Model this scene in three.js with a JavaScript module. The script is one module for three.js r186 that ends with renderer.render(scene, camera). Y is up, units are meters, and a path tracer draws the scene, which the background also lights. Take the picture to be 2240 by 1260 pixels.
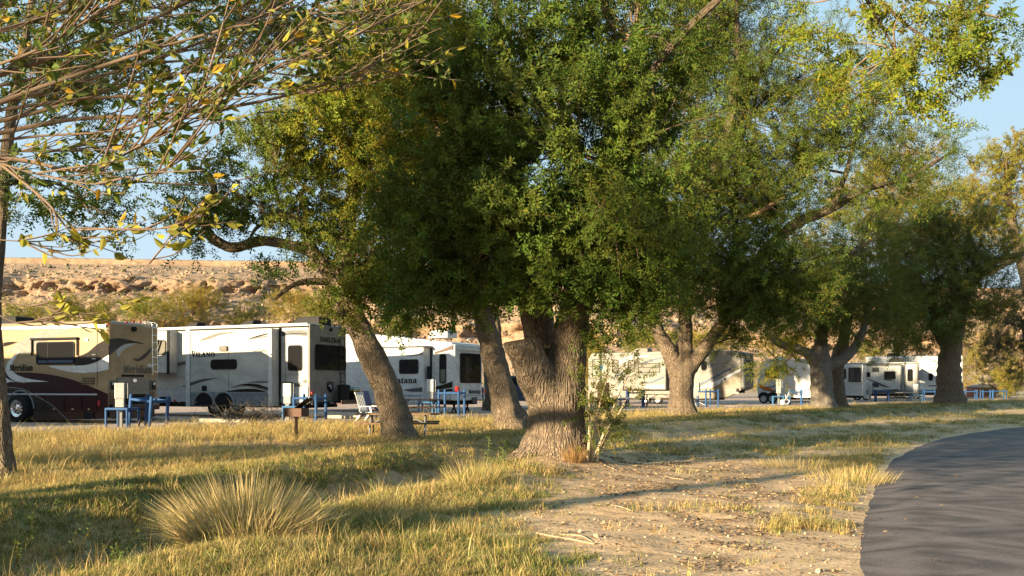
import * as THREE from 'three';
import { mergeGeometries } from 'three/addons/utils/BufferGeometryUtils.js';
import { RoundedBoxGeometry } from 'three/addons/geometries/RoundedBoxGeometry.js';
import { ImprovedNoise } from 'three/addons/math/ImprovedNoise.js';
import { FontLoader } from 'three/addons/loaders/FontLoader.js';
import { TextGeometry } from 'three/addons/geometries/TextGeometry.js';

// ------------------------------------------------------------------ camera, sky, sun, exposure
const scene = new THREE.Scene();
const FOCAL = 1940, HORIZON = 845, EYE = 1.5;                 // focal length and horizon row for a 2240 x 1260 frame
const camera = new THREE.PerspectiveCamera(2 * Math.atan(630 / FOCAL) * 180 / Math.PI, 2240 / 1260, 0.1, 4000);
camera.position.set(0, EYE, 0);
camera.lookAt(0, EYE, -10);
camera.setViewOffset(2240, 1260, 0, 630 - HORIZON, 2240, 1260);   // lens shift: verticals stay vertical
scene.add(camera);

const renderer = new THREE.WebGLRenderer({ antialias: true });
renderer.toneMapping = THREE.LinearToneMapping;
renderer.toneMappingExposure = 3.75;
renderer.shadowMap.enabled = true;

const SUN_AZ = 53 * Math.PI / 180, SUN_EL = 12.5 * Math.PI / 180;   // low sun, behind the camera to the left
const SUN = new THREE.Vector3(-Math.sin(SUN_AZ) * Math.cos(SUN_EL), Math.sin(SUN_EL), Math.cos(SUN_AZ) * Math.cos(SUN_EL));
{
  const sun = new THREE.DirectionalLight(new THREE.Color().setRGB(1, 0.80, 0.505), 5);
  sun.position.copy(SUN).multiplyScalar(200); sun.target.position.set(0, 0, -30);
  sun.castShadow = true; sun.shadow.radius = 1.5; sun.shadow.mapSize.set(4096, 4096);
  Object.assign(sun.shadow.camera, { left: -120, right: 120, top: 60, bottom: -60, near: 1, far: 700 });
  scene.add(sun, sun.target);
}
{ // clear evening sky: pale near the horizon, bluer above, a broad warm glow round the sun
  const w = 512, h = 256, data = new Float32Array(w * h * 4), v = new THREE.Vector3();
  for (let j = 0; j < h; j++) for (let i = 0; i < w; i++) {
    const el = ((j + 0.5) / h - 0.5) * Math.PI, az = ((i + 0.5) / w - 0.5) * 2 * Math.PI;
    v.set(Math.cos(el) * Math.cos(az), Math.sin(el), Math.cos(el) * Math.sin(az));
    const t = Math.max(0, v.y), k = Math.pow(t, 0.55), c = Math.max(0, v.dot(SUN));
    const glow = Math.pow(c, 6) * 0.15 + Math.pow(c, 40) * 0.35, o = (j * w + i) * 4;
    data[o] = 0.215 * (1 - k) + 0.075 * k + glow;
    data[o + 1] = 0.248 * (1 - k) + 0.165 * k + glow * 0.75;
    data[o + 2] = 0.266 * (1 - k) + 0.240 * k + glow * 0.42;
    data[o + 3] = 1;
  }
  const sky = new THREE.DataTexture(data, w, h, THREE.RGBAFormat, THREE.FloatType);
  sky.mapping = THREE.EquirectangularReflectionMapping; sky.magFilter = sky.minFilter = THREE.LinearFilter; sky.needsUpdate = true;
  scene.background = sky; scene.environment = sky;
}

// ------------------------------------------------------------------ helpers
let seedState = 1234567;
const seed = (s) => { seedState = (s * 2654435761) >>> 0 || 1; };
function rnd() { seedState = (seedState + 0x6D2B79F5) >>> 0; let t = seedState; t = Math.imul(t ^ (t >>> 15), t | 1); t ^= t + Math.imul(t ^ (t >>> 7), t | 61); return ((t ^ (t >>> 14)) >>> 0) / 4294967296; }
const rr = (a, b) => a + (b - a) * rnd();
const gauss = () => { let s = 0; for (let i = 0; i < 4; i++) s += rnd(); return (s - 2) * 1.22; };
const perlin = new ImprovedNoise();
const noise = (x, y, z = 0) => perlin.noise(x, y, z);
const fbm = (x, y, z = 0, o = 4) => { let s = 0, a = 0.5; for (let i = 0; i < o; i++) { s += a * noise(x, y, z); x = x * 2.03 + 7.1; y = y * 2.03 + 3.3; z = z * 2.03 + 1.7; a *= 0.5; } return s; };
const clamp = (x, a = 0, b = 1) => Math.min(b, Math.max(a, x));
const sstep = (a, b, x) => { const t = clamp((x - a) / (b - a)); return t * t * (3 - 2 * t); };
const lerp = (a, b, t) => a + (b - a) * t;
const V = (x, y, z) => new THREE.Vector3(x, y, z);
// a point of the place at a given distance in front of the camera, from where the photograph shows it
const at = (px, py, d) => V((px - 1120) / FOCAL * d, EYE - (py - HORIZON) / FOCAL * d, -d);
const rgb = (r, g, b) => new THREE.Color().setRGB(r, g, b);

const taken = new Map();
function numbered(n) { const k = taken.get(n) || 0; taken.set(n, k + 1); return k ? `${n}_${String(k).padStart(3, '0')}` : n; }
function tag(o, label, category, group, kind) { o.userData.label = label; if (category) o.userData.category = category; if (group) o.userData.group = group; if (kind) o.userData.kind = kind; return o; }
function thing(name, label, category, pos, turn = 0, group) {
  const o = new THREE.Group(); o.name = numbered(name); o.position.set(pos.x, pos.y, pos.z); o.rotation.y = turn; scene.add(o);
  return tag(o, label, category, group);
}
function mesh(name, geo, mat, parent) { const m = new THREE.Mesh(geo, mat); m.name = parent === scene ? numbered(name) : name; m.castShadow = m.receiveShadow = true; parent.add(m); return m; }
function part(name, geos, mat, parent) {
  geos = (Array.isArray(geos) ? geos : [geos]).map((g) => { const n = g.index ? g.toNonIndexed() : g; for (const k of Object.keys(n.attributes)) if (!['position', 'normal', 'uv'].includes(k)) n.deleteAttribute(k); if (!n.attributes.uv) n.setAttribute('uv', new THREE.BufferAttribute(new Float32Array(n.attributes.position.count * 2), 2)); return n; });
  return mesh(name, geos.length > 1 ? mergeGeometries(geos) : geos[0], mat, parent);
}
const box = (w, h, d, x = 0, y = 0, z = 0, r = 0.006) => new RoundedBoxGeometry(w, h, d, 2, Math.min(r, w * 0.45, h * 0.45, d * 0.45)).translate(x, y, z);
function bar(a, b, r, seg = 8, r2 = r) {           // a round bar from a to b
  const d = b.clone().sub(a), g = new THREE.CylinderGeometry(r2, r, d.length(), seg);
  g.applyQuaternion(new THREE.Quaternion().setFromUnitVectors(V(0, 1, 0), d.clone().normalize()));
  return g.translate((a.x + b.x) / 2, (a.y + b.y) / 2, (a.z + b.z) / 2);
}
function plank(a, b, w, t) {                       // a rectangular bar from a to b, w across (horizontal), t the other way
  const d = b.clone().sub(a), g = new RoundedBoxGeometry(w, d.length(), t, 1, Math.min(w, t) * 0.12);
  g.applyQuaternion(new THREE.Quaternion().setFromUnitVectors(V(0, 1, 0), d.clone().normalize()));
  return g.translate((a.x + b.x) / 2, (a.y + b.y) / 2, (a.z + b.z) / 2);
}
const wire = (pts, r, seg = 24, radial = 6) => new THREE.TubeGeometry(new THREE.CatmullRomCurve3(pts), seg, r, radial);

// ------------------------------------------------------------------ textures
function tex(size, fn, srgb = false, sizeY = size) {
  const data = new Uint8Array(size * sizeY * 4);
  for (let j = 0; j < sizeY; j++) for (let i = 0; i < size; i++) {
    const c = fn(i / size, j / sizeY), o = (j * size + i) * 4;
    data[o] = clamp(c[0]) * 255; data[o + 1] = clamp(c[1]) * 255; data[o + 2] = clamp(c[2]) * 255; data[o + 3] = 255;
  }
  const t = new THREE.DataTexture(data, size, sizeY); t.wrapS = t.wrapT = THREE.RepeatWrapping; t.magFilter = t.minFilter = THREE.LinearFilter;
  if (srgb) t.colorSpace = THREE.SRGBColorSpace; t.needsUpdate = true; return t;
}
// noise that repeats after one tile
const tile = (u, v, n, z = 0, stretch = 1) => {
  const a = u * 2 * Math.PI, b = v * 2 * Math.PI, ra = n / (2 * Math.PI), rb = n * stretch / (2 * Math.PI);
  return noise(Math.cos(a) * ra + 10 + z, Math.sin(a) * ra + Math.cos(b) * rb * 1.7, Math.sin(b) * rb + 5 + z * 1.3);
};
const tfbm = (u, v, n, o = 4, z = 0, s = 1) => { let r = 0, a = 0.5; for (let i = 0; i < o; i++) { r += a * tile(u, v, n, z + i * 3.1, s); n *= 2; a *= 0.5; } return r; };
const barkBump = tex(512, (u, v) => { const w = tfbm(u, v, 5, 3, 2) * 0.025; const r = 1 - Math.abs(tile(u + w, v, 30, 1, 0.3)) * 2.6, f = tfbm(u, v, 60, 3, 9); const c = clamp(1 - Math.max(0, r) * 0.9 + f * 0.35); return [c, c, c]; });
const barkMap = tex(512, (u, v) => { const p = tfbm(u, v, 7, 4, 4), q = tfbm(u, v, 60, 2, 11); const t = clamp(0.5 + p * 1.1 + q * 0.5); return [lerp(0.74, 1, t), lerp(0.73, 1, t), lerp(0.72, 1, t)]; }, true);
const soilMap = tex(1024, (u, v) => { const p = tfbm(u, v, 9, 5, 1), q = tile(u, v, 150, 3), s = tile(u, v, 90, 8); let t = 0.93 + p * 0.4 + q * 0.2; if (s > 0.44) t -= 0.3; return [t, t * 0.985, t * 0.965]; }, true);
const soilBump = tex(1024, (u, v) => { const p = tfbm(u, v, 12, 5, 21), q = Math.max(0, tile(u, v, 70, 13)); const t = 0.45 + p * 0.6 + q * 0.5; return [t, t, t]; });
const asphaltMap = tex(1024, (u, v) => { const q = tile(u, v, 230, 3), s = tile(u, v, 140, 8), p = tfbm(u, v, 6, 4, 6); let t = 0.78 + p * 0.75 + q * 0.3; if (s > 0.42) t += 0.2; return [t, t * 0.99, t]; }, true);
const asphaltBump = tex(512, (u, v) => { const q = tile(u, v, 110, 3), p = tfbm(u, v, 8, 3, 6); const t = 0.5 + q * 0.45; return [t, t, t]; });
const woodMap = tex(512, (u, v) => { const g = tile(u, v, 40, 5, 0.06), p = tfbm(u, v, 5, 3, 8); const t = 0.78 + g * 0.4 + p * 0.3; return [t, t * 0.97, t * 0.93]; }, true);
const wearMap = tex(512, (u, v) => { const p = tfbm(u, v, 6, 5, 14), q = tile(u, v, 60, 2); let t = 0.9 + p * 0.18 + q * 0.05; return [t, t, t]; }, true);
function rep(t, x, y = x) { const c = t.clone(); c.repeat.set(x, y); c.needsUpdate = true; return c; }

// ------------------------------------------------------------------ materials
const std = (c, roughness = 0.8, o = {}) => new THREE.MeshStandardMaterial({ color: c, roughness, ...o });
const dull = (c, roughness) => new THREE.MeshPhysicalMaterial({ color: c, roughness, specularIntensity: 0.25 });
const paint = (c, roughness = 0.35, o = {}) => new THREE.MeshPhysicalMaterial({ color: c, roughness, clearcoat: 0.18, clearcoatRoughness: 0.12, specularIntensity: 0.6, map: wearMap, ...o });
const M = {
  white: paint(rgb(0.60, 0.60, 0.60)), cream: paint(rgb(0.45, 0.445, 0.42)), beige: paint(rgb(0.34, 0.29, 0.22)), tan: paint(rgb(0.2, 0.155, 0.105), 0.5), gold: paint(rgb(0.33, 0.235, 0.13)),
  champagne: paint(rgb(0.2, 0.182, 0.158), 0.5), silver: paint(rgb(0.42, 0.44, 0.46), 0.4), maroon: paint(rgb(0.030, 0.006, 0.008), 0.2), darkpaint: paint(rgb(0.018, 0.014, 0.013), 0.2), greypaint: paint(rgb(0.07, 0.075, 0.08), 0.45), steelgrey: paint(rgb(0.21, 0.23, 0.25), 0.4), taupe: paint(rgb(0.12, 0.105, 0.09), 0.5), brownpaint: paint(rgb(0.08, 0.055, 0.045), 0.4),
  bluepaint: paint(rgb(0.045, 0.075, 0.13), 0.5), orangepaint: paint(rgb(0.48, 0.12, 0.02), 0.4),
  glass: new THREE.MeshPhysicalMaterial({ color: rgb(0.012, 0.012, 0.013), roughness: 0.05, specularIntensity: 0.45 }),
  blind: std(rgb(0.05, 0.042, 0.026), 0.5), paleblind: std(rgb(0.11, 0.11, 0.085), 0.5),
  rubber: dull(rgb(0.018, 0.018, 0.018), 0.8), black: dull(rgb(0.012, 0.012, 0.013), 0.65), plastic: dull(rgb(0.015, 0.015, 0.016), 0.6),
  chrome: std(rgb(0.75, 0.75, 0.74), 0.14, { metalness: 1 }), alu: std(rgb(0.62, 0.62, 0.62), 0.35, { metalness: 1 }), rust: std(rgb(0.11, 0.055, 0.035), 0.8, { map: wearMap }),
  red: new THREE.MeshPhysicalMaterial({ color: rgb(0.36, 0.012, 0.01), roughness: 0.25, clearcoat: 0.6 }), amber: std(rgb(0.45, 0.16, 0.02), 0.3),
  whiteplastic: std(rgb(0.5, 0.5, 0.49), 0.4), greybox: std(rgb(0.42, 0.43, 0.42), 0.55, { metalness: 0.1, map: wearMap }), galv: std(rgb(0.36, 0.37, 0.38), 0.5, { metalness: 0.5, map: wearMap }),
  blue: std(rgb(0.010, 0.07, 0.21), 0.75, { map: wearMap }), bluelight: std(rgb(0.025, 0.13, 0.28), 0.75, { map: wearMap }),
  wood: std(rgb(0.30, 0.19, 0.10), 0.8, { map: woodMap }), darkwood: std(rgb(0.10, 0.06, 0.04), 0.8, { map: woodMap }), concrete: std(rgb(0.40, 0.37, 0.31), 0.9, { map: rep(soilMap, 1) }),
  bark: std(rgb(0.25, 0.185, 0.125), 0.95, { map: barkMap, bumpMap: barkBump, bumpScale: 0.06 }), barkdark: std(rgb(0.15, 0.115, 0.085), 0.95, { map: barkMap, bumpMap: barkBump, bumpScale: 0.035 }),
  barkgrey: std(rgb(0.25, 0.215, 0.175), 0.95, { map: barkMap, bumpMap: barkBump, bumpScale: 0.03 }), twig: std(rgb(0.20, 0.135, 0.085), 0.9), twigred: std(rgb(0.15, 0.10, 0.065), 0.85), twigpale: std(rgb(0.40, 0.30, 0.19), 0.9), cutwood: std(rgb(0.42, 0.27, 0.14), 0.9, { map: woodMap }),
  brick: std(rgb(0.30, 0.11, 0.075), 0.9), purple: std(rgb(0.10, 0.085, 0.18), 0.9), cyan: std(rgb(0.10, 0.32, 0.42), 0.7), yellow: std(rgb(0.5, 0.33, 0.02), 0.6), green: std(rgb(0.03, 0.12, 0.06), 0.6),
};
const leafMat = new THREE.MeshPhysicalMaterial({ color: rgb(1, 1, 1), roughness: 0.75, vertexColors: true, transmission: 0.42, thickness: 0, specularIntensity: 0.25 });
const grassMat = new THREE.MeshPhysicalMaterial({ color: rgb(1, 1, 1), roughness: 0.85, vertexColors: true, transmission: 0.42, thickness: 0, specularIntensity: 0.2 });
console.log('setup done');
// ------------------------------------------------------------------ terrain (x to the right, d = distance ahead = -z)
function polyline(pts, n = 160) { const c = new THREE.CatmullRomCurve3(pts.map(([x, d]) => V(x, 0, -d)), false, 'centripetal'); return c.getSpacedPoints(n).map((p) => [p.x, -p.z]); }
function nearest(line, x, d) {                     // [distance, sign: + to the right of the line]
  let best = 1e9, sg = 1, bx = 0, bd = 0;
  for (let i = 0; i < line.length - 1; i++) {
    const [ax, ad] = line[i], ux = line[i + 1][0] - ax, ud = line[i + 1][1] - ad, t = clamp(((x - ax) * ux + (d - ad) * ud) / (ux * ux + ud * ud)), qx = x - ax - ux * t, qd = d - ad - ud * t, q = qx * qx + qd * qd;
    if (q < best) { best = q; sg = ux * qd - ud * qx < 0 ? 1 : -1; }
  }
  return [Math.sqrt(best), sg];
}
const roadLine = polyline([[-30, -22], [-12, -12], [-3, -4], [0.2, 1.5], [1.4, 4.2], [2.7, 7], [3.95, 10], [5.5, 13.5], [8.1, 18.8], [12.9, 26.5], [20.6, 35], [36, 47], [64, 66], [110, 95]]);
const ditchLine = polyline([[-20, -14], [-11, -6], [-6.6, 2], [-5.2, 5.5], [-4.5, 8.2], [-4.1, 10.2], [-3.2, 12.4], [-2.1, 15], [-0.9, 18.6], [2.6, 24], [8, 31], [19, 44], [42, 68], [90, 112]]);
const ROAD_W = 6.4;
const roadSD = (x, d) => { const [q, s] = nearest(roadLine, x, d); return q * s; };
const rowT = (x, d) => (d - x - 45) / 1.4142;      // signed distance to the line the trailers are parked along
function groundY(x, d) {
  const far = Math.hypot(x, d);
  if (far > 160) return 0.2 + 0.6 * fbm(x * 0.01, d * 0.01);
  const t = rowT(x, d);
  let h = 0.10 * fbm(x * 0.22, d * 0.22, 3) + 0.045 * fbm(x * 1.3, d * 1.3, 9, 3);
  h *= 1 - 0.7 * sstep(-8, -3, t);
  h += 0.2 * sstep(-18, -6, t);
  const [q, s] = nearest(ditchLine, x, d), wob = q + 0.25 * noise(x * 0.7, d * 0.7, 5);
  h -= lerp(0.8, 0.35, sstep(0, 6, x)) * Math.exp(-Math.pow(wob / 1.0, 2)) * sstep(140, 80, far);
  h += (0.12 + 0.03 * sstep(1, 6, x) * (s < 0 ? 1 : 0)) * Math.exp(-Math.pow((wob - 2.2) / 0.9, 2));
  h += 0.16 * Math.exp(-((x - 0.85) ** 2 + (d - 16.4) ** 2) / 1.9);
  const sd = roadSD(x, d), r = sstep(-1.1, 0.15, sd) * (1 - sstep(ROAD_W - 0.1, ROAD_W + 1.2, sd));
  return lerp(h, -0.045, r);
}
// bare, grassy and leafy patches: [x, d, half width, half depth, strength]
const patches = [[6.5, 15.5, 1.1, 2.6, 1], [7.2, 17.6, 1.6, 1.5, 1], [5.0, 12.3, 0.5, 0.5, 0.6], [11, 26, 2.2, 1.6, 0.8], [3.4, 20.5, 1.6, 2, 0.8], [5.6, 21.5, 2, 1.4, 0.7], [0.3, 14.2, 0.6, 0.6, 0.8], [2.4, 10.7, 0.9, 0.35, 0.45], [9.5, 22.5, 1.2, 0.6, 0.6], [7, 24.5, 2.6, 1.2, 0.8], [12.5, 31, 3, 1.5, 0.8], [17, 37, 3.5, 1.8, 0.9], [9, 29, 2, 0.9, 0.6], [24, 43, 4, 2, 0.9], [-0.2, 11.8, 0.7, 1.4, 0.9]];
function surface(x, d) {
  const n1 = fbm(x * 0.45, d * 0.45, 17), n2 = fbm(x * 1.6, d * 1.6, 31), n3 = fbm(x * 0.12, d * 0.12, 44), t = rowT(x, d), sd = roadSD(x, d), [q, s] = nearest(ditchLine, x, d);
  const nearSide = s > 0;                           // between the ditch and the road
  let g = 1, dry = 0.5, tall = 0.3, litter = 0;
  if (nearSide) {
    const dirt = sstep(-0.7, 0.7, x + n1 * 1.5 + n2 * 0.7 - 0.012 * (d - 9)) * (sd < 0.1 ? 1 : 0.6);
    g = 1 - dirt * 0.985; dry = 0.45 + n1 * 1.2; tall = 0.35 + n2 * 0.5;
    for (const [px, pd, w, l, k] of patches) g = Math.max(g, k * Math.exp(-Math.pow((x - px) / w, 2) - Math.pow((d - pd) / l, 2)) * (1 + n2 * 1.4));
    if (sd > -0.9 && sd < 0 && d > 9) g = Math.max(g, 0.75 * sstep(-0.1, 0.25, n2 + n1 * 0.6 + 0.08));
    if (d > 18) g = Math.max(g, sstep(0.0, 0.3, n1 + n2 * 0.4 + 0.05) * 0.9);
    if (x > 1.5 && dirt > 0.5) { dry = d > 18 ? 0.55 : 0.85; tall = 0.4; }
    litter = dirt * sstep(0.35, 0, Math.abs(x - 2.8) / 9) * sstep(0, 0.25, 0.18 + n2 + n1 * 0.6 - Math.abs(d - 14.5) * 0.03);
  } else {
    const back = q;                                 // distance behind the ditch
    dry = clamp(0.3 + sstep(1.2, 4, back + n1 * 3) * 0.8 + n2 * 0.3 - (x > 6 ? 0.28 : 0)); tall = clamp(0.12 + sstep(3.5, 8, back + n1 * 2) * 0.75);
    g = clamp(1.05 + n2 * 0.5 - sstep(0.15, 0.5, n3) * 0.35);
    const L = Math.exp(-Math.pow((x + 5) / 3.2, 2) - Math.pow((d - 21.5) / 1.3, 2)) + 0.8 * Math.exp(-Math.pow((x + 9) / 3, 2) - Math.pow((d - 19.5) / 0.9, 2)); litter = clamp(L * (0.8 + n2 * 2)); g *= 1 - 0.7 * clamp(L);
    if (x > 3 && back < 4.5) { g *= 0.4 + sstep(-0.05, 0.25, n1 + 0.06); }
  }
  if (q < 1.1) { g *= (d < 12 ? 0.62 : 0.25) + 0.38 * sstep(0.55, 1.1, q + n2 * 0.6); dry = 0.7; tall = 0; }
  const gravel = sstep(-6.2, -4.6, t + n1 * 1.6);
  g *= 1 - gravel * 0.97;
  if (sd > -0.12 && sd < ROAD_W + 0.1) g = 0;
  if (sd > ROAD_W) { g = 0.8; dry = 0.6; tall = 0.3; }
  return { g: clamp(g), dry: clamp(dry), tall: clamp(tall), litter: clamp(litter), gravel, n1, n2, q, nearSide, sd, t };
}
{
  const xs = [], ds = [], NX = 520, ND = 430;
  for (let i = 0; i <= NX; i++) { const t = i / NX * 2 - 1; xs.push(15 * t + 55 * Math.pow(t, 3) + 1500 * Math.pow(t, 9)); }
  for (const d of [-1500, -500, -200, -90, -50, -30, -18, -10, -6, -3, 0, 2, 3.2]) ds.push(d);
  for (let j = 0; j <= ND; j++) { const t = j / ND; ds.push(4 + 30 * t + 90 * Math.pow(t, 3) + 1500 * Math.pow(t, 10)); }
  const W = xs.length, H = ds.length, pos = new Float32Array(W * H * 3), col = new Float32Array(W * H * 3), uv = new Float32Array(W * H * 2), idx = [];
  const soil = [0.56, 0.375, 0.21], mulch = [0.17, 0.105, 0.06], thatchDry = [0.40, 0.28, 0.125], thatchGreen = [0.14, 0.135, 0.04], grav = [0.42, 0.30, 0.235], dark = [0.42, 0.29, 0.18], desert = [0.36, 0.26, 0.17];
  for (let j = 0; j < H; j++) for (let i = 0; i < W; i++) {
    const x = xs[i], d = ds[j], o = j * W + i, far = Math.hypot(x, d);
    pos[o * 3] = x; pos[o * 3 + 1] = groundY(x, d); pos[o * 3 + 2] = -d; uv[o * 2] = x / 2.4; uv[o * 2 + 1] = d / 2.4;
    let c = desert;
    if (far < 170) {
      const s = surface(x, d), base = soil, mix = (a, b, k) => a.map((v, m) => lerp(v, b[m], k));
      c = base;
      if (s.q < 1.2) c = mix(c, dark, sstep(1.2, 0.7, s.q + s.n2 * 0.6));  // shade of the ditch painted in as a darker soil tone
      const th = mix(thatchGreen, thatchDry, s.dry);
      c = mix(c, th, s.g * 0.8);
      c = mix(c, s.nearSide ? mulch : [0.33, 0.16, 0.075], s.litter * 0.62);
      c = mix(c, grav, s.gravel);
      const k = 1 + 0.28 * s.n2 + 0.25 * s.n1; c = c.map((v) => v * k);
      c = mix(c, desert, sstep(110, 165, far));
    }
    col.set(c, o * 3);
    if (i && j) idx.push(o, o - W, o - W - 1, o, o - W - 1, o - 1);
  }
  const g = new THREE.BufferGeometry();
  g.setAttribute('position', new THREE.BufferAttribute(pos, 3)); g.setAttribute('color', new THREE.BufferAttribute(col, 3)); g.setAttribute('uv', new THREE.BufferAttribute(uv, 2));
  g.setIndex(idx.reverse().map((v) => v)); g.computeVertexNormals();
  const n = g.attributes.normal; if (n.getY(Math.floor(n.count / 2)) < 0) { g.setIndex(g.index.array.slice().reverse()); g.computeVertexNormals(); }
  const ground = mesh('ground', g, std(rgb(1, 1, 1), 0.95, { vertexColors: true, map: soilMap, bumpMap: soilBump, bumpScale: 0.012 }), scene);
  tag(ground, 'dry sandy ground with thin grass, a shallow ditch and gravel pads', null, null, 'structure');
}
{ // the asphalt road, with an uneven edge
  const L = polyline([[-30, -22], [-12, -12], [-3, -4], [0.2, 1.5], [1.4, 4.2], [2.7, 7], [3.95, 10], [5.5, 13.5], [8.1, 18.8], [12.9, 26.5], [20.6, 35], [36, 47], [64, 66], [110, 95]], 900), K = 12, pos = [], uv = [], idx = [];
  let len = 0;
  for (let i = 0; i < L.length; i++) {
    const a = L[Math.max(0, i - 1)], b = L[Math.min(L.length - 1, i + 1)], dx = b[0] - a[0], dd = b[1] - a[1], l = Math.hypot(dx, dd), nx = dd / l, nd = -dx / l;
    if (i) len += Math.hypot(L[i][0] - L[i - 1][0], L[i][1] - L[i - 1][1]);
    const e0 = 0.2 * fbm(len * 0.45, 1.5, 0, 3) + 0.03 * noise(len * 2.2, 4.5, 0), e1 = 0.12 * fbm(len * 0.7, 9.5, 0);
    for (let k = 0; k <= K; k++) {
      const f = k / K, s = lerp(e0, ROAD_W + e1, f), crown = 0.035 * (1 - Math.pow(2 * f - 1, 2));
      pos.push(L[i][0] + nx * s, (k === 0 || k === K ? -0.05 : 0.006) + crown, -(L[i][1] + nd * s)); uv.push(s / 2.7, len / 2.7);
      if (i && k) { const o = i * (K + 1) + k; idx.push(o, o - 1, o - K - 2, o, o - K - 2, o - K - 1); }
    }
  }
  const g = new THREE.BufferGeometry(); g.setAttribute('position', new THREE.Float32BufferAttribute(pos, 3)); g.setAttribute('uv', new THREE.Float32BufferAttribute(uv, 2)); g.setIndex(idx); g.computeVertexNormals();
  if (g.attributes.normal.getY(6) < 0) { g.setIndex(idx.reverse()); g.computeVertexNormals(); }
  tag(mesh('road', g, std(rgb(0.122, 0.097, 0.09), 0.92, { map: asphaltMap, bumpMap: asphaltBump, bumpScale: 0.003 }), scene), 'curving worn asphalt road at the right', null, null, 'structure');
}
{ // the mesa behind the campground: slopes of rubble between two broken bands of cliff
  const NX = 760, NT = 220, pos = [], col = [], uv = [], idx = [];
  const prof = [[0, 0, 0], [0.12, 30, 3], [0.40, 92, 17], [0.44, 96, 25], [0.66, 138, 38], [0.72, 144, 45.5], [0.94, 188, 58], [0.965, 189, 61], [1, 420, 62]];
  const p = (t) => { for (let i = 1; i < prof.length; i++) if (t <= prof[i][0]) { const a = prof[i - 1], b = prof[i], k = (t - a[0]) / (b[0] - a[0]); return [lerp(a[1], b[1], k), lerp(a[2], b[2], k)]; } return [420, 62]; };
  for (let j = 0; j <= NT; j++) for (let i = 0; i <= NX; i++) {
    const t = j / NT, x = -330 + 900 * i / NX, gully = fbm(x * 0.018, t * 0.6, 3, 3), tt = clamp(t + (t < 0.95 ? 0.035 * fbm(x * 0.02, t * 3, 8, 3) * Math.sin(Math.PI * clamp(t / 0.95)) : 0));
    const [r, h0] = p(tt), drop = 1 - 0.00055 * Math.max(0, x + 20) - 0.03 * fbm(x * 0.006, 2, 1, 2);
    const rough = Math.sin(Math.PI * clamp(t * 1.03)) , blocky = Math.abs(noise(x * 0.16, t * 30, 2)) * 5 + Math.abs(noise(x * 0.4, t * 60, 7)) * 2.6;
    const cliff = Math.exp(-Math.pow((tt - 0.42) / 0.03, 2)) + Math.exp(-Math.pow((tt - 0.69) / 0.035, 2));
    const d = 245 + x * 0.10 + r + gully * 40 * rough + rough * blocky * (0.5 + 1.8 * cliff), y = 0.3 + Math.max(h0 * drop + rough * (2.6 * fbm(x * 0.09, t * 22, 5, 4) + 1.5 * noise(x * 0.3, t * 60, 12)), j ? 0.2 : -3);
    pos.push(x, y, -d); uv.push(x / 14, (r + h0) / 14);
    const strata = 0.5 + 0.5 * noise(3, y * 0.3 + gully * 2, x * 0.003), m = fbm(x * 0.05, t * 14, 21, 4), c = [0.345, 0.235, 0.15], e = [0.27, 0.18, 0.12];
    const k = 1 + m * 0.6, w = clamp(strata * 0.7 + cliff * 0.3);
    col.push(lerp(c[0], e[0], w) * k, lerp(c[1], e[1], w) * k, lerp(c[2], e[2], w) * k);
    if (i && j) { const o = j * (NX + 1) + i; idx.push(o, o - 1, o - NX - 2, o, o - NX - 2, o - NX - 1); }
  }
  const g = new THREE.BufferGeometry(); g.setAttribute('position', new THREE.Float32BufferAttribute(pos, 3)); g.setAttribute('color', new THREE.Float32BufferAttribute(col, 3)); g.setAttribute('uv', new THREE.Float32BufferAttribute(uv, 2)); g.setIndex(idx); g.computeVertexNormals();
  if (g.attributes.normal.getY(NX * 60) < 0) { g.setIndex(idx.reverse()); g.computeVertexNormals(); }
  const hill = tag(mesh('hill', g, std(rgb(1, 1, 1), 0.95, { vertexColors: true, map: soilMap, bumpMap: soilBump, bumpScale: 0.25 }), scene), 'long flat-topped tan rock mesa with broken cliff bands behind the trailers', null, null, 'structure');
  // scrub and boulders scattered over the slopes
  const blob = (r, k) => { const b = new THREE.IcosahedronGeometry(r, 1), a = b.attributes.position; for (let i = 0; i < a.count; i++) { const f = 1 + k * noise(a.getX(i) * 2.1 + 4, a.getY(i) * 2.1, a.getZ(i) * 2.1); a.setXYZ(i, a.getX(i) * f, a.getY(i) * f, a.getZ(i) * f); } b.computeVertexNormals(); return b; };
  const scatter = (name, geo, mat, n, s0, s1, cols, label) => {
    const im = new THREE.InstancedMesh(geo, mat, n), m = new THREE.Matrix4(), q = new THREE.Quaternion(), e = new THREE.Euler();
    for (let k = 0; k < n; k++) {
      const o = (5 + Math.floor(rnd() * (NT * 0.93 - 6))) * (NX + 1) + Math.floor(rnd() * NX), s = rr(s0, s1) * (0.5 + rnd() * rnd() * 1.6);
      e.set(rr(-0.4, 0.4), rr(0, 6), rr(-0.4, 0.4));
      m.compose(V(pos[o * 3] + rr(-1, 1), pos[o * 3 + 1] + s * 0.2, pos[o * 3 + 2] + rr(0, 0.6)), q.setFromEuler(e), V(s, s * rr(0.6, 0.95), s)); im.setMatrixAt(k, m); const c = cols[Math.floor(rnd() * cols.length)]; const kk = rr(0.8, 1.15); im.setColorAt(k, rgb(...c.map((v) => v * kk)));
    }
    im.name = name; scene.add(im); im.castShadow = im.receiveShadow = true; tag(im, label, null, null, 'stuff');
  };
  seed(5);
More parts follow.
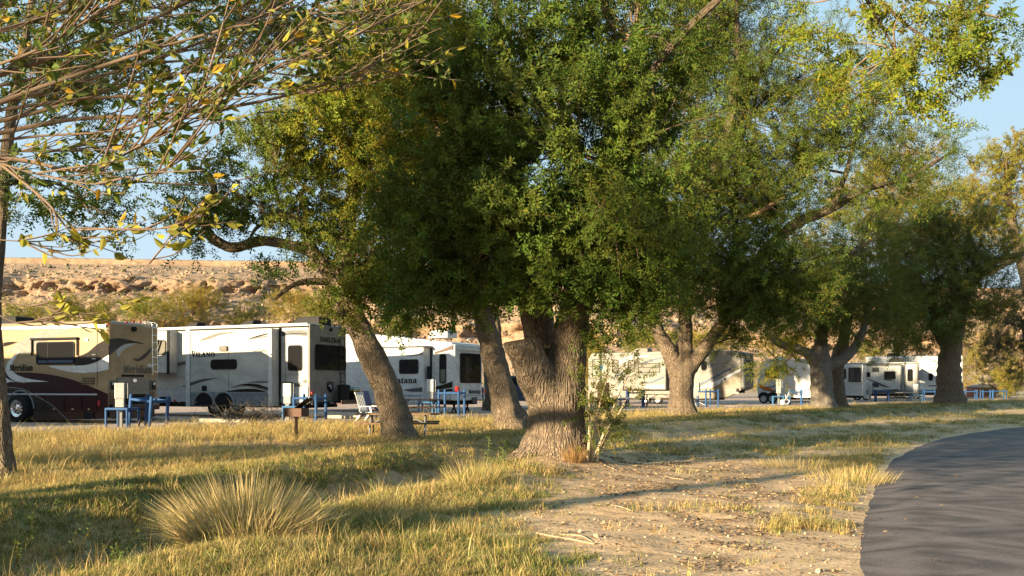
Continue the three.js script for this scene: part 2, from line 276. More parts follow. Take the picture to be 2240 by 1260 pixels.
  scatter('mesa_boulders', blob(1, 0.5), std(rgb(1, 1, 1), 0.95), 7000, 0.25, 0.8, [[0.31, 0.215, 0.14], [0.27, 0.185, 0.12], [0.34, 0.235, 0.155]], 'tan boulders and rubble strewn over the mesa slopes');
  scatter('mesa_scrub', blob(1, 0.9), std(rgb(1, 1, 1), 0.95), 9000, 0.25, 0.7, [[0.14, 0.12, 0.06], [0.18, 0.145, 0.075], [0.11, 0.11, 0.055]], 'small olive desert scrub dotted over the mesa slopes');
}
console.log('terrain done');
// ------------------------------------------------------------------ trees
// sprigs: a thin stem with folded leaves set alternately along it
function leafGeo(P, C, o, dir, up, len, wid, fold, c, curl = 0) {
  const side = dir.clone().cross(up).normalize(), n = side.clone().cross(dir).normalize();
  const tip = o.clone().addScaledVector(dir, len).addScaledVector(n, -curl * len), mid = o.clone().addScaledVector(dir, len * 0.45), l = mid.clone().addScaledVector(side, wid / 2).addScaledVector(n, fold * wid), r = mid.clone().addScaledVector(side, -wid / 2).addScaledVector(n, fold * wid);
  for (const p of [o, l, tip, o, tip, r]) { P.push(p.x, p.y, p.z); C.push(...c); }
}
function rib(P, C, a, b, r, c) {                   // a three-sided stem
  const d = b.clone().sub(a).normalize(), s = Math.abs(d.y) < 0.9 ? d.clone().cross(V(0, 1, 0)).normalize() : d.clone().cross(V(1, 0, 0)).normalize(), t = d.clone().cross(s);
  for (let k = 0; k < 3; k++) {
    const f = (q) => s.clone().multiplyScalar(Math.cos(q)).addScaledVector(t, Math.sin(q)).multiplyScalar(r), u = f(k * 2.0944), v = f((k + 1) * 2.0944);
    const q = [a.clone().add(u), b.clone().addScaledVector(u, 0.6), b.clone().addScaledVector(v, 0.6), a.clone().add(u), b.clone().addScaledVector(v, 0.6), a.clone().add(v)];
    for (const p of q) { P.push(p.x, p.y, p.z); C.push(...c); }
  }
}
const fin = (P, C) => { const g = new THREE.BufferGeometry(); g.setAttribute('position', new THREE.Float32BufferAttribute(P, 3)); g.setAttribute('color', new THREE.Float32BufferAttribute(C, 3)); g.computeVertexNormals(); return g; };
function makeSprig(sd, n, len, ll, lw, yellow = 0.06, stem = [1.4, 0.75, 1.1]) {
  seed(sd); const P = [], C = [], pts = []; let p = V(0, 0, 0), dir = V(rr(-0.2, 0.2), 1, rr(-0.2, 0.2)).normalize();
  for (let i = 0; i <= 6; i++) { pts.push(p.clone()); p = p.clone().addScaledVector(dir, len / 6); dir.add(V(rr(-0.22, 0.22), rr(-0.2, 0.12), rr(-0.22, 0.22))).normalize(); }
  for (let i = 0; i < 6; i++) rib(P, C, pts[i], pts[i + 1], 0.005 - 0.0005 * i, stem);
  for (let k = 0; k < n; k++) {
    const f = 0.12 + 0.88 * (k + rnd() * 0.6) / n, i = Math.min(5, Math.floor(f * 6)), o = pts[i].clone().lerp(pts[i + 1], f * 6 - i), ax = pts[i + 1].clone().sub(pts[i]).normalize(), a = k * 2.4 + rr(-0.5, 0.5);
    const out = V(Math.cos(a), rr(-0.35, 0.25), Math.sin(a)).addScaledVector(ax, 0.65).normalize(), s = rr(0.7, 1.2), b = rr(0.75, 1.25), y = rnd() < yellow;
    const side2 = o.clone().addScaledVector(out, rr(0, 0.06) * len); 
    leafGeo(P, C, side2, out, V(rr(-0.6, 0.6), 1, rr(-0.6, 0.6)).normalize(), ll * s, lw * s, rr(0.05, 0.3), y ? [b * 2.2, b * 1.25, b * 0.7] : [b * rr(0.85, 1.2), b, b * rr(0.7, 1.1)], rr(-0.1, 0.3));
  }
  return fin(P, C);
}
const SPRIGS = {
  broad: [11, 12, 13].map((s) => makeSprig(s, 30, 0.46, 0.072, 0.031)),
  fine: [21, 22, 23].map((s) => makeSprig(s, 34, 0.5, 0.062, 0.02, 0.03)),
  yellowing: [31, 32].map((s) => makeSprig(s, 26, 0.46, 0.07, 0.03, 0.22)),
  bush: [41, 42].map((s) => makeSprig(s, 30, 0.5, 0.05, 0.02, 0.05)),
};
// limbs: rows of [px, py, distance, radius in px at that distance] -> points and radii
const limb = (rows) => rows.map(([px, py, d, r]) => ({ p: at(px, py, d), r: r * d / FOCAL }));
function tube(nodes, radial = 9, per = 6, rough = 0.08, flare = 0) {
  const curve = new THREE.CatmullRomCurve3(nodes.map((n) => n.p), false, 'centripetal'), N = Math.max(4, (nodes.length - 1) * per), pos = [], uv = [], idx = [];
  let prevT = null, nrm = null, len = 0, last = null;
  for (let i = 0; i <= N; i++) {
    const t = i / N, p = curve.getPoint(t), tan = curve.getTangent(t).normalize(), f = t * (nodes.length - 1), a = Math.min(nodes.length - 2, Math.floor(f)), r0 = lerp(nodes[a].r, nodes[a + 1].r, f - a);
    if (!nrm) nrm = (Math.abs(tan.y) < 0.9 ? tan.clone().cross(V(0, 1, 0)) : tan.clone().cross(V(0, 0, 1))).normalize();
    else nrm.applyQuaternion(new THREE.Quaternion().setFromUnitVectors(prevT, tan)).normalize();
    prevT = tan; const bin = tan.clone().cross(nrm); if (last) len += p.distanceTo(last); last = p;
    for (let k = 0; k <= radial; k++) {
      const q = (k % radial) / radial * Math.PI * 2, lobe = flare ? 1 + flare * Math.exp(-len / (r0 * 1.6)) * (0.55 + 0.45 * Math.sin(q * 5 + 1.3) + 0.3 * Math.sin(q * 3)) : 1;
      const r = r0 * lobe * (1 + rough * noise(p.x * 3 + Math.cos(q) * 1.5, p.y * 3, p.z * 3 + Math.sin(q) * 1.5) * 2);
      const w = p.clone().addScaledVector(nrm, Math.cos(q) * r).addScaledVector(bin, Math.sin(q) * r); pos.push(w.x, w.y, w.z); uv.push(k / radial * Math.max(1, Math.round(nodes[0].r * 5)), len * 0.8);
      if (i && k) { const o = i * (radial + 1) + k; idx.push(o - radial - 2, o, o - 1, o - radial - 2, o - radial - 1, o); }
    }
  }
  const e = pos.length / 3; pos.push(last.x, last.y, last.z); uv.push(0, 0); for (let k = 1; k <= radial; k++) { const o = N * (radial + 1) + k; idx.push(o - 1, o, e); }
  const g = new THREE.BufferGeometry(); g.setAttribute('position', new THREE.Float32BufferAttribute(pos, 3)); g.setAttribute('uv', new THREE.Float32BufferAttribute(uv, 2)); g.setIndex(idx); g.computeVertexNormals(); return g;
}
// smooth union of tapered capsules, meshed with surface nets and roughened into plates of bark
function blendedTrunk(limbs, cell, k, extra = null, barkAmp = 0.02, cutPlane = null) {
  const caps = []; for (const l of limbs) for (let i = 0; i < l.length - 1; i++) caps.push([l[i].p, l[i + 1].p, l[i].r, l[i + 1].r]);
  const bb = new THREE.Box3(); for (const l of limbs) for (const n of l) bb.expandByPoint(n.p.clone().addScalar(n.r + k)).expandByPoint(n.p.clone().addScalar(-n.r - k));
  if (extra) bb.expandByScalar(0.25);
  const o = bb.min, nx = Math.ceil((bb.max.x - o.x) / cell) + 1, ny = Math.ceil((bb.max.y - o.y) / cell) + 1, nz = Math.ceil((bb.max.z - o.z) / cell) + 1, F = new Float32Array(nx * ny * nz);
  const field = (x, y, z) => {
    let s = 0;
    for (const [a, b, r1, r2] of caps) {
      const bx = b.x - a.x, by = b.y - a.y, bz = b.z - a.z, ax = x - a.x, ay = y - a.y, az = z - a.z, t = clamp((ax * bx + ay * by + az * bz) / (bx * bx + by * by + bz * bz)), qx = ax - bx * t, qy = ay - by * t, qz = az - bz * t;
      s += Math.exp(-(Math.sqrt(qx * qx + qy * qy + qz * qz) - lerp(r1, r2, t)) / k * 3.2);
    }
    let d = -Math.log(s + 1e-30) * k / 3.2; if (extra) d = extra(x, y, z, d); if (cutPlane) d = Math.max(d, cutPlane(x, y, z)); return d;
  };
  for (let c = 0; c < nz; c++) for (let b = 0; b < ny; b++) for (let a = 0; a < nx; a++) F[(c * ny + b) * nx + a] = field(o.x + a * cell, o.y + b * cell, o.z + c * cell);
  const id = new Int32Array(nx * ny * nz).fill(-1), pos = [], idx = [], I = (a, b, c) => (c * ny + b) * nx + a;
  for (let c = 0; c < nz - 1; c++) for (let b = 0; b < ny - 1; b++) for (let a = 0; a < nx - 1; a++) {
    let m = 0, sx = 0, sy = 0, sz = 0; const f = [];
    for (let q = 0; q < 8; q++) f.push(F[I(a + (q & 1), b + ((q >> 1) & 1), c + (q >> 2))]);
    for (let q = 0; q < 8; q++) for (const ax of [1, 2, 4]) if (!(q & ax)) { const r = q | ax; if ((f[q] < 0) !== (f[r] < 0)) { const t = f[q] / (f[q] - f[r]); m++; sx += (q & 1) + (ax === 1 ? t : 0); sy += ((q >> 1) & 1) + (ax === 2 ? t : 0); sz += (q >> 2) + (ax === 4 ? t : 0); } }
    if (m) { id[I(a, b, c)] = pos.length / 3; pos.push(o.x + (a + sx / m) * cell, o.y + (b + sy / m) * cell, o.z + (c + sz / m) * cell); }
  }
  const quad = (p, q, r, s, flip) => { if (p < 0 || q < 0 || r < 0 || s < 0) return; flip ? idx.push(p, r, q, p, s, r) : idx.push(p, q, r, p, r, s); };
  for (let c = 1; c < nz - 1; c++) for (let b = 1; b < ny - 1; b++) for (let a = 1; a < nx - 1; a++) {
    const v = F[I(a, b, c)] < 0;
    if (v !== F[I(a + 1, b, c)] < 0) quad(id[I(a, b - 1, c - 1)], id[I(a, b, c - 1)], id[I(a, b, c)], id[I(a, b - 1, c)], !v);
    if (v !== F[I(a, b + 1, c)] < 0) quad(id[I(a - 1, b, c - 1)], id[I(a - 1, b, c)], id[I(a, b, c)], id[I(a, b, c - 1)], !v);
    if (v !== F[I(a, b, c + 1)] < 0) quad(id[I(a - 1, b - 1, c)], id[I(a, b - 1, c)], id[I(a, b, c)], id[I(a - 1, b, c)], !v);
  }
  const g = new THREE.BufferGeometry(); g.setAttribute('position', new THREE.Float32BufferAttribute(pos, 3)); g.setIndex(idx); g.computeVertexNormals();
  const P = g.attributes.position, Nn = g.attributes.normal, uv = new Float32Array(P.count * 2), c0 = limbs[0];
  for (let i = 0; i < P.count; i++) {
    const x = P.getX(i), y = P.getY(i), z = P.getZ(i), cx = c0[Math.min(1, c0.length - 1)].p.x, cz = c0[0].p.z, a = Math.atan2(x - cx, -(z - cz));
    uv[i * 2] = a * 0.5 * 1.1; uv[i * 2 + 1] = y * 0.75;
    if (cutPlane && Math.abs(cutPlane(x, y, z)) < 0.02) continue;
    const w = 0.25 * noise(x * 2.2, y * 1.1, z * 2.2), r1 = 1 - Math.abs(noise(a * 14 + w * 1.2, y * 1.5 + w, 3.3)) * 2.6, r2 = 1 - Math.abs(noise(a * 26 + w * 1.5, y * 3.6, 8.8)) * 2.4;
    const h = -barkAmp * (0.8 * Math.pow(Math.max(0, r1), 2.2) + 0.55 * Math.pow(Math.max(0, r2), 2)) + barkAmp * 0.7 * noise(x * 9, y * 9, z * 9);
    P.setXYZ(i, x + Nn.getX(i) * h, y + Nn.getY(i) * h, z + Nn.getZ(i) * h);
  }
  g.setAttribute('uv', new THREE.BufferAttribute(uv, 2)); g.computeVertexNormals(); return g;
}
// a tree: trunk, branches, and a crown of sprigs gathered in clumps inside ellipsoids
// blobs: [px, py, d, half width px, half height px, half depth m, clumps, tint?]
function tree(o) {
  seed(o.seed || 1);
  const base = o.base, t = thing(o.name, o.label, o.category || 'tree', base, 0, o.group), back = base.clone().negate();
  const put = (m) => { m.position.copy(back); return m; };
  if (o.trunkGeo) put(mesh('trunk', o.trunkGeo, o.bark || M.bark, t)); else put(mesh('trunk', tube(o.trunk, 22, 14, 0.09, o.flare ?? 0.26), o.bark || M.bark, t));
  const attach = [], addPts = (l, from = 0) => { for (let i = from; i < l.length; i++) { attach.push({ p: l[i].p, r: l[i].r }); if (i + 1 < l.length) attach.push({ p: l[i].p.clone().lerp(l[i + 1].p, 0.5), r: (l[i].r + l[i + 1].r) / 2 }); } };
  addPts(o.trunk, Math.max(1, o.trunk.length - 3));
  for (const l of o.limbs || []) { if (!o.trunkHasLimbs || !o.trunkHasLimbs.includes(l)) put(mesh('branch', tube(l, 10, 9, 0.12), o.bark || M.bark, t)); addPts(l, 1); }
  const twigs = [], inst = [];
  const sprigs = SPRIGS[o.kind || 'broad'], S = o.scale || 1, per = o.per || 11;
  for (const [px, py, d, rx, ry, rz, n, tint] of o.blobs) {
    const c = at(px, py, d), R = V(rx * d / FOCAL, ry * d / FOCAL, rz), bn = [];
    let bestA = attach[0], bd = 1e9; for (const a of attach) { const q = a.p.distanceTo(c) + Math.max(0, a.p.y - c.y) * 0.6; if (q < bd) { bd = q; bestA = a; } }
    if (bd > 0.5 * S) { // a branch that carries this part of the crown
      const m = bestA.p.clone().lerp(c, 0.5).add(V(rr(-0.12, 0.12) * bd, rr(0, 0.14) * bd, rr(-0.1, 0.1) * bd)), r0 = Math.min(bestA.r * 0.6, 0.018 * bd + 0.02 * S);
      const l = [{ p: bestA.p, r: r0 }, { p: m, r: r0 * 0.75 }, { p: c.clone().addScaledVector(R, rr(0.1, 0.3)), r: r0 * 0.35 }]; put(mesh('branch', tube(l, 6, 8, 0.15), o.bark || M.bark, t)); bn.push(l[1].p, l[2].p);
    } else bn.push(bestA.p);
    bn.push(c); attach.push({ p: c, r: 0.025 * S });
    for (let k = 0; k < n; k++) {
      const u = V(gauss(), gauss(), gauss()).normalize(), f = Math.pow(rnd(), o.shell || 0.42), q = c.clone().add(V(u.x * R.x * f, u.y * R.y * f, u.z * R.z * f));
      const root = bn[Math.floor(rnd() * bn.length)], dir = q.clone().sub(root).normalize().add(V(0, o.lift ?? 0.25, 0)).normalize();
      if (rnd() < (o.twiggy ?? 0.45)) {
        const m = root.clone().lerp(q, 0.55).add(V(rr(-0.2, 0.2), rr(-0.05, 0.3), rr(-0.2, 0.2)).multiplyScalar(S)), tr = (o.twigR || 0.011) * S;
        twigs.push(tube([{ p: root, r: tr * 1.7 }, { p: m, r: tr }, { p: q.clone().addScaledVector(dir, 0.3 * S), r: tr * 0.25 }], 4, 4, 0.1));
      }
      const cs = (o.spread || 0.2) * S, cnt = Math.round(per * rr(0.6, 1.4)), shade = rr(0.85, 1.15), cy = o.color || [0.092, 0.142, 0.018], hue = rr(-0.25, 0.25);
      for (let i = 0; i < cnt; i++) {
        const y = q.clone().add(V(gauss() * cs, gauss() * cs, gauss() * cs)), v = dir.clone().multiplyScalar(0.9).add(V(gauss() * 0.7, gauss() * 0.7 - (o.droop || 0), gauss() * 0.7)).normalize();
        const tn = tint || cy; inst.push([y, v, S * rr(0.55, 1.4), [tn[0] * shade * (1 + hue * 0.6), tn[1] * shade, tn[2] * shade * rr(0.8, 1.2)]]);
      }
    }
  }
  if (twigs.length) { const tw = put(mesh('twigs', mergeGeometries(twigs), o.twigMat || M.twig, t)); tw.userData.kind = 'stuff'; }
  const crown = new THREE.Group(); crown.name = 'crown'; t.add(crown); crown.position.copy(back); crown.userData.kind = 'stuff';
  const q = new THREE.Quaternion(), q2 = new THREE.Quaternion(), m4 = new THREE.Matrix4();
  sprigs.forEach((g, k) => {
    const mine = inst.filter((_, i) => i % sprigs.length === k); if (!mine.length) return;
    const im = new THREE.InstancedMesh(g, leafMat, mine.length); im.name = 'leaves'; im.userData.kind = 'stuff'; im.castShadow = im.receiveShadow = true;
    mine.forEach(([p, v, s, c], i) => { q.setFromUnitVectors(V(0, 1, 0), v); q2.setFromAxisAngle(V(0, 1, 0), rnd() * 6.28); im.setMatrixAt(i, m4.compose(p, q.clone().multiply(q2), V(s, s, s))); im.setColorAt(i, rgb(...c)); });
    crown.add(im);
  });
  return t;
}
const foot = (px, d) => { const x = (px - 1120) / FOCAL * d; return V(x, groundY(x, d), -d); };
// a crown part given in metres instead: x, height, distance, half sizes
const wb = (x, y, d, rx, ry, rz, n, tint) => [1120 + x / d * FOCAL, HORIZON - (y - EYE) / d * FOCAL, d, rx / d * FOCAL, ry / d * FOCAL, rz, n, tint];
const wl = (rows) => rows.map(([x, y, d, r]) => ({ p: V(x, y, -d), r }));
const YEL = [0.165, 0.195, 0.018], LITG = [0.19, 0.215, 0.02], OLIVE = [0.115, 0.155, 0.022], DEEP = [0.065, 0.105, 0.014];  // LITG: sunlight painted into the leaf colour of the lit crown parts

{ // the big tree in the middle
  const D = 16.4;
  const trunk = limb([[1206, 1045, D, 78], [1210, 985, D, 66], [1216, 930, D, 60], [1224, 870, D, 56], [1240, 790, D, 40], [1250, 720, D, 36], [1260, 655, 16.3, 28]]);
  const stub = limb([[1205, 900, 16.3, 44], [1172, 820, 16.15, 40], [1142, 748, 16, 38], [1130, 720, 15.96, 37]]);
  const rear = limb([[1210, 890, 16.8, 42], [1190, 780, 17.1, 38], [1174, 690, 17.2, 34], [1156, 600, 17.2, 25]]);
  const roots = [[[1185, 985, D, 46], [1150, 1006, 16.1, 28], [1098, 1020, 15.8, 15], [1035, 1030, 15.4, 8]], [[1240, 985, D, 40], [1290, 1010, 16.2, 15], [1350, 1024, 15.9, 5]], [[1215, 985, 16.2, 50], [1235, 1018, 15.8, 24], [1258, 1030, 15.5, 12]], [[1250, 960, 16.3, 34], [1266, 1010, 16.25, 30], [1272, 1040, 16.2, 18]], [[1180, 985, 16.6, 44], [1150, 1010, 17, 22]]].map(limb);
  const burl = limb([[1256, 700, 16.15, 30], [1262, 670, 16.1, 34]]), knot = limb([[1172, 660, 17.1, 34], [1166, 640, 17.1, 30]]);
  const end = at(1137, 745, 15.98), axis = stub[2].p.clone().sub(stub[1].p).normalize().lerp(V(0, 1, 0), 0.6).normalize();
  const cut = (x, y, z) => { const dx = x - end.x, dy = y - end.y, dz = z - end.z; return z > -16.55 && dx < 0.42 && dx * dx + dy * dy + dz * dz < 0.7 ? dx * axis.x + dy * axis.y + dz * axis.z : -9; };
  const trunkGeo = blendedTrunk([trunk, stub, rear, burl, knot, ...roots], 0.028, 0.13, null, 0.017, cut);
  const up1 = limb([[1258, 675, 16.3, 28], [1285, 560, 16.2, 19], [1305, 430, 16.2, 15], [1345, 280, 16.2, 11], [1390, 80, 16, 8], [1400, -150, 16, 5]]);
  const up2 = limb([[1158, 640, 16.98, 26], [1135, 450, 17, 17], [1120, 250, 17, 12], [1090, 60, 17, 9], [1080, -150, 17, 6]]);
  const over = limb([[1345, 280, 16.2, 10], [1480, 90, 15.6, 9], [1680, -70, 14.6, 7], [1880, -30, 13.7, 5], [1990, 60, 13.2, 3.4], [2100, 130, 13, 2.2], [2215, 165, 12.8, 1.2]]);
  const over2 = limb([[1880, -30, 13.7, 4], [1960, 120, 13.4, 2.4], [1985, 230, 13.4, 1.2]]), over3 = limb([[1880, -30, 13.7, 4], [2060, 10, 13.1, 2.4], [2190, 40, 12.9, 1]]);
  const t = tree({
    name: 'cottonwood_tree', seed: 4, label: 'huge tree in the middle with a thick forked trunk and one sawn-off limb', base: V(0.76, groundY(0.76, D), -D), trunk, trunkGeo, limbs: [up1, up2, over, over2, over3], bark: M.bark, per: 12, twiggy: 0.4,
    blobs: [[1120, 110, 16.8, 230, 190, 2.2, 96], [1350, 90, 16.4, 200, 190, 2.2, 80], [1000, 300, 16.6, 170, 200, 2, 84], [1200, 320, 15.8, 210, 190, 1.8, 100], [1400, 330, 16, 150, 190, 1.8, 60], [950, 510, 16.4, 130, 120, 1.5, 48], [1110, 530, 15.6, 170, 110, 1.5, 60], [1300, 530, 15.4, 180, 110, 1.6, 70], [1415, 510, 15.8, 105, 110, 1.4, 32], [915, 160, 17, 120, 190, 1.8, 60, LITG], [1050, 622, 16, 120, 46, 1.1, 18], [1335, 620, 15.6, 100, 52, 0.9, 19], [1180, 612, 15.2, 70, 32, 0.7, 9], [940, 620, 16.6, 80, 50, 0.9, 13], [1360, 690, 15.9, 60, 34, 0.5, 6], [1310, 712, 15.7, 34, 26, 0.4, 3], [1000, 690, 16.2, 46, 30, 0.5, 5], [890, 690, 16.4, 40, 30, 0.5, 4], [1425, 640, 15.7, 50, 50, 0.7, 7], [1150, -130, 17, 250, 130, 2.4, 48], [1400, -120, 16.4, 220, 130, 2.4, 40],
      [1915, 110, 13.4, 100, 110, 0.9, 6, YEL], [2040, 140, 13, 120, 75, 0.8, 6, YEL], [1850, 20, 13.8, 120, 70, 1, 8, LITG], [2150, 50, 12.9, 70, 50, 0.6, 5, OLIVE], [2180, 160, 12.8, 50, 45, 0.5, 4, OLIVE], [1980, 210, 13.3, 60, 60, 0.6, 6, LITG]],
  });
  const face = new THREE.CircleGeometry(0.3, 28); face.applyQuaternion(new THREE.Quaternion().setFromUnitVectors(V(0, 0, 1), axis)); face.translate(end.x, end.y, end.z).translate(axis.x * 0.004, axis.y * 0.004, axis.z * 0.004);
  const f = mesh('cut_face', face, M.cutwood, t); f.position.copy(t.position).negate();
  console.log('main tree', trunkGeo.attributes.position.count);
}
// the leaning tree to the left of it
tree({ name: 'leaning_tree', seed: 6, label: 'leaning tree with a pale trunk and a crooked low limb reaching left', base: foot(872, 23.4), kind: 'broad', scale: 1.15, bark: M.bark, color: OLIVE, per: 11,
  trunk: limb([[874, 968, 23.38, 37.0], [858, 890, 23.38, 31.7], [815, 780, 23.28, 28.2], [770, 690, 23.19, 25.5], [738, 625, 23.09, 22.9], [700, 560, 23.00, 15.0]]),
  limbs: [limb([[715, 585, 23.00, 18], [680, 550, 23.00, 15], [640, 538, 22.91, 12], [575, 527, 22.81, 11], [505, 541, 22.72, 12], [457, 512, 22.63, 10], [448, 468, 22.63, 9], [468, 420, 22.63, 8], [452, 380, 22.63, 6], [420, 366, 22.63, 4], [414, 396, 22.63, 1.5]]),
    limb([[745, 640, 23.09, 24], [760, 500, 23.19, 17], [790, 330, 23.38, 13], [830, 120, 23.38, 9], [860, -80, 23.38, 6]]), limb([[690, 556, 23.00, 13], [650, 480, 22.81, 9], [615, 470, 22.72, 7], [560, 500, 22.63, 4], [540, 540, 22.63, 2]]), limb([[728, 615, 23.00, 9], [650, 620, 22.63, 6], [600, 655, 22.44, 3]])],
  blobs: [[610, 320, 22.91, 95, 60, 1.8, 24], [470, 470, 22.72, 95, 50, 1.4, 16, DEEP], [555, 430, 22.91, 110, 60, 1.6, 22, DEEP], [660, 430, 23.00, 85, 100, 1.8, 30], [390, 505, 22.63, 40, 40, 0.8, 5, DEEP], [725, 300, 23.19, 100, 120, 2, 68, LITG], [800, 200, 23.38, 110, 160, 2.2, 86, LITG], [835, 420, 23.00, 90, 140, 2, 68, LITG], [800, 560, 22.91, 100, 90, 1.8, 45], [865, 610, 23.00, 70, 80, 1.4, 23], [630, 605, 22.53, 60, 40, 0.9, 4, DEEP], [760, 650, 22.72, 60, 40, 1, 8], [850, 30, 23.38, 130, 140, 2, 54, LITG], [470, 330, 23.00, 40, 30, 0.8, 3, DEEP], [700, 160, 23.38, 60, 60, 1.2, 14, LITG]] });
tree({ name: 'shaded_tree', seed: 7, label: 'dark-barked leaning tree close behind the big middle trunk', base: foot(1118, 28), scale: 1.25, bark: M.bark, color: OLIVE, per: 11,
  trunk: limb([[1122, 945, 28, 35.2], [1102, 870, 28, 29.6], [1076, 765, 28, 24.8], [1056, 690, 28, 21.6], [1040, 600, 28, 16.0]]),
  limbs: [limb([[1046, 640, 28, 20], [1000, 480, 28, 15], [960, 250, 28, 10], [930, 0, 28, 7]]), limb([[1044, 620, 28, 18], [1100, 450, 28.5, 14], [1130, 200, 29, 9]])],
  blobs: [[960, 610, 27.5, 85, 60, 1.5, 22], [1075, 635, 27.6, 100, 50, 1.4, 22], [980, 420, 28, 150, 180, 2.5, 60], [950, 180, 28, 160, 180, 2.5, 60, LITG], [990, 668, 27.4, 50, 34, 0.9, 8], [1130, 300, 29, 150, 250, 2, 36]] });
{ // the tree with the V-shaped fork, its long limbs reaching up and to the right
  const trunk = limb([[1490, 935, 40, 38], [1490, 890, 40, 27], [1491, 840, 40, 25], [1494, 800, 40, 26]]);
  const l1 = limb([[1482, 815, 40, 20], [1462, 765, 39.8, 16], [1435, 715, 39.6, 13], [1400, 620, 39.5, 10], [1370, 480, 39.5, 7]]), l2 = limb([[1492, 800, 40, 20], [1500, 730, 40, 15], [1498, 640, 39.6, 13], [1510, 480, 39, 11], [1588, 300, 38.6, 10], [1612, 120, 38.6, 8], [1605, -60, 39, 5]]);
  const l3 = limb([[1500, 815, 40, 18], [1545, 757, 40, 14], [1592, 690, 40, 13], [1660, 570, 39.5, 12], [1730, 497, 39, 12], [1820, 455, 38.8, 10], [1880, 420, 38.6, 7], [1990, 385, 38.5, 5], [2095, 325, 38.5, 2.5]]);
  const cutAt = (l, n) => l.slice(0, n);
  tree({ name: 'forked_tree', seed: 8, label: 'sunlit stout trunk forking into a V beneath a spreading crown, right of the middle tree', base: foot(1490, 40), kind: 'fine', scale: 1.9, bark: M.bark, color: [0.095, 0.14, 0.02], per: 11, twiggy: 0.5, twigR: 0.008, lift: 0.45, spread: 0.24,
    trunk, trunkGeo: blendedTrunk([trunk, cutAt(l1, 3), cutAt(l2, 2), cutAt(l3, 3), limb([[1490, 900, 40, 30], [1450, 930, 39.6, 14]]), limb([[1490, 900, 40, 30], [1535, 930, 39.7, 14]])], 0.05, 0.16, null, 0.016),
    limbs: [l1, l2, l3, limb([[1820, 455, 38.8, 7], [1850, 380, 38.8, 5], [1880, 280, 38.8, 3], [1960, 170, 38.8, 1.5]]), limb([[1612, 640, 39.8, 9], [1610, 400, 40, 7], [1640, 200, 40, 5], [1760, 50, 40, 3]]), limb([[1505, 560, 39.6, 7], [1545, 500, 39, 5], [1605, 480, 38.5, 4.5], [1650, 470, 38.2, 5]])],
    blobs: [[1400, 560, 39.5, 110, 110, 2.5, 90], [1480, 626, 39, 140, 65, 2.2, 42], [1600, 600, 39, 120, 100, 2.2, 102], [1560, 420, 39.5, 150, 140, 3, 117], [1650, 240, 40, 150, 170, 3, 110], [1750, 370, 39, 140, 120, 2.6, 50], [1860, 320, 38.8, 120, 100, 2.2, 34], [1790, 170, 39.5, 150, 140, 2.6, 37], [1950, 410, 38.7, 110, 70, 1.6, 23], [2040, 335, 38.5, 70, 55, 1.2, 13], [1700, 620, 38.5, 120, 80, 2, 71], [1560, 80, 40, 170, 150, 3, 117], [1905, 215, 39, 90, 90, 1.8, 16], [1450, 300, 40.5, 150, 250, 3, 110], [1640, 686, 39, 80, 34, 1.4, 14], [1390, 676, 39, 60, 45, 1.3, 12], [1600, 741, 39, 30, 16, 0.6, 6], [1680, 450, 38.8, 90, 60, 1.5, 28], [1540, -120, 40, 200, 120, 3, 78]] });
  seed(77);
  const torn = limb([[1640, 474, 38.2, 5], [1670, 462, 38, 6.5], [1690, 447, 37.9, 5], [1718, 430, 37.8, 1.5]]);
  const host = scene.children.filter((o) => o.name === 'forked_tree')[0], m = mesh('torn_branch', tube(torn, 8, 8, 0.5), M.cutwood, host); m.position.copy(host.position).negate(); m.userData.label = 'split orange end of a broken branch';
}
tree({ name: 'roadside_tree', seed: 9, label: 'pale-barked tree in front of the small white trailer, low bough bending left', base: foot(1803, 52), kind: 'fine', scale: 2.1, bark: M.barkgrey, color: OLIVE, per: 9, twiggy: 0.4, droop: 0.15,
  trunk: limb([[1804, 905, 52, 28], [1800, 870, 52, 23], [1795, 800, 52, 22], [1792, 755, 52, 18]]),
  limbs: [limb([[1790, 800, 52, 15], [1762, 770, 51.8, 11], [1705, 752, 51.6, 9], [1672, 722, 51.5, 5]]), limb([[1794, 780, 52, 16], [1800, 700, 52, 12], [1812, 600, 52, 8]]), limb([[1803, 805, 52, 13], [1848, 782, 52.3, 12], [1880, 742, 52.4, 9], [1902, 660, 52.5, 6]])],
  blobs: [[1700, 666, 51.5, 85, 55, 2.6, 22], [1780, 640, 51.8, 120, 75, 3, 65], [1715, 795, 51, 50, 40, 1.2, 9, LITG], [1900, 676, 52, 100, 70, 3, 34], [1860, 560, 52.5, 125, 105, 3.5, 78], [1668, 765, 51, 26, 45, 0.8, 8], [1770, 716, 51.5, 70, 30, 2, 12], [1850, 716, 51.6, 80, 24, 2, 10]] });
tree({ name: 'brown_tree', seed: 10, label: 'darker brown trunk standing directly behind the pale-barked tree', base: foot(1836, 54), kind: 'fine', scale: 2.1, bark: M.bark, color: OLIVE, per: 9,
  trunk: limb([[1836, 905, 54, 22], [1831, 860, 54, 17], [1830, 800, 54, 17], [1846, 740, 54, 12], [1860, 650, 54, 8]]), blobs: [[1880, 620, 54, 90, 110, 3, 34], [1950, 700, 54, 70, 60, 2.5, 22]] });
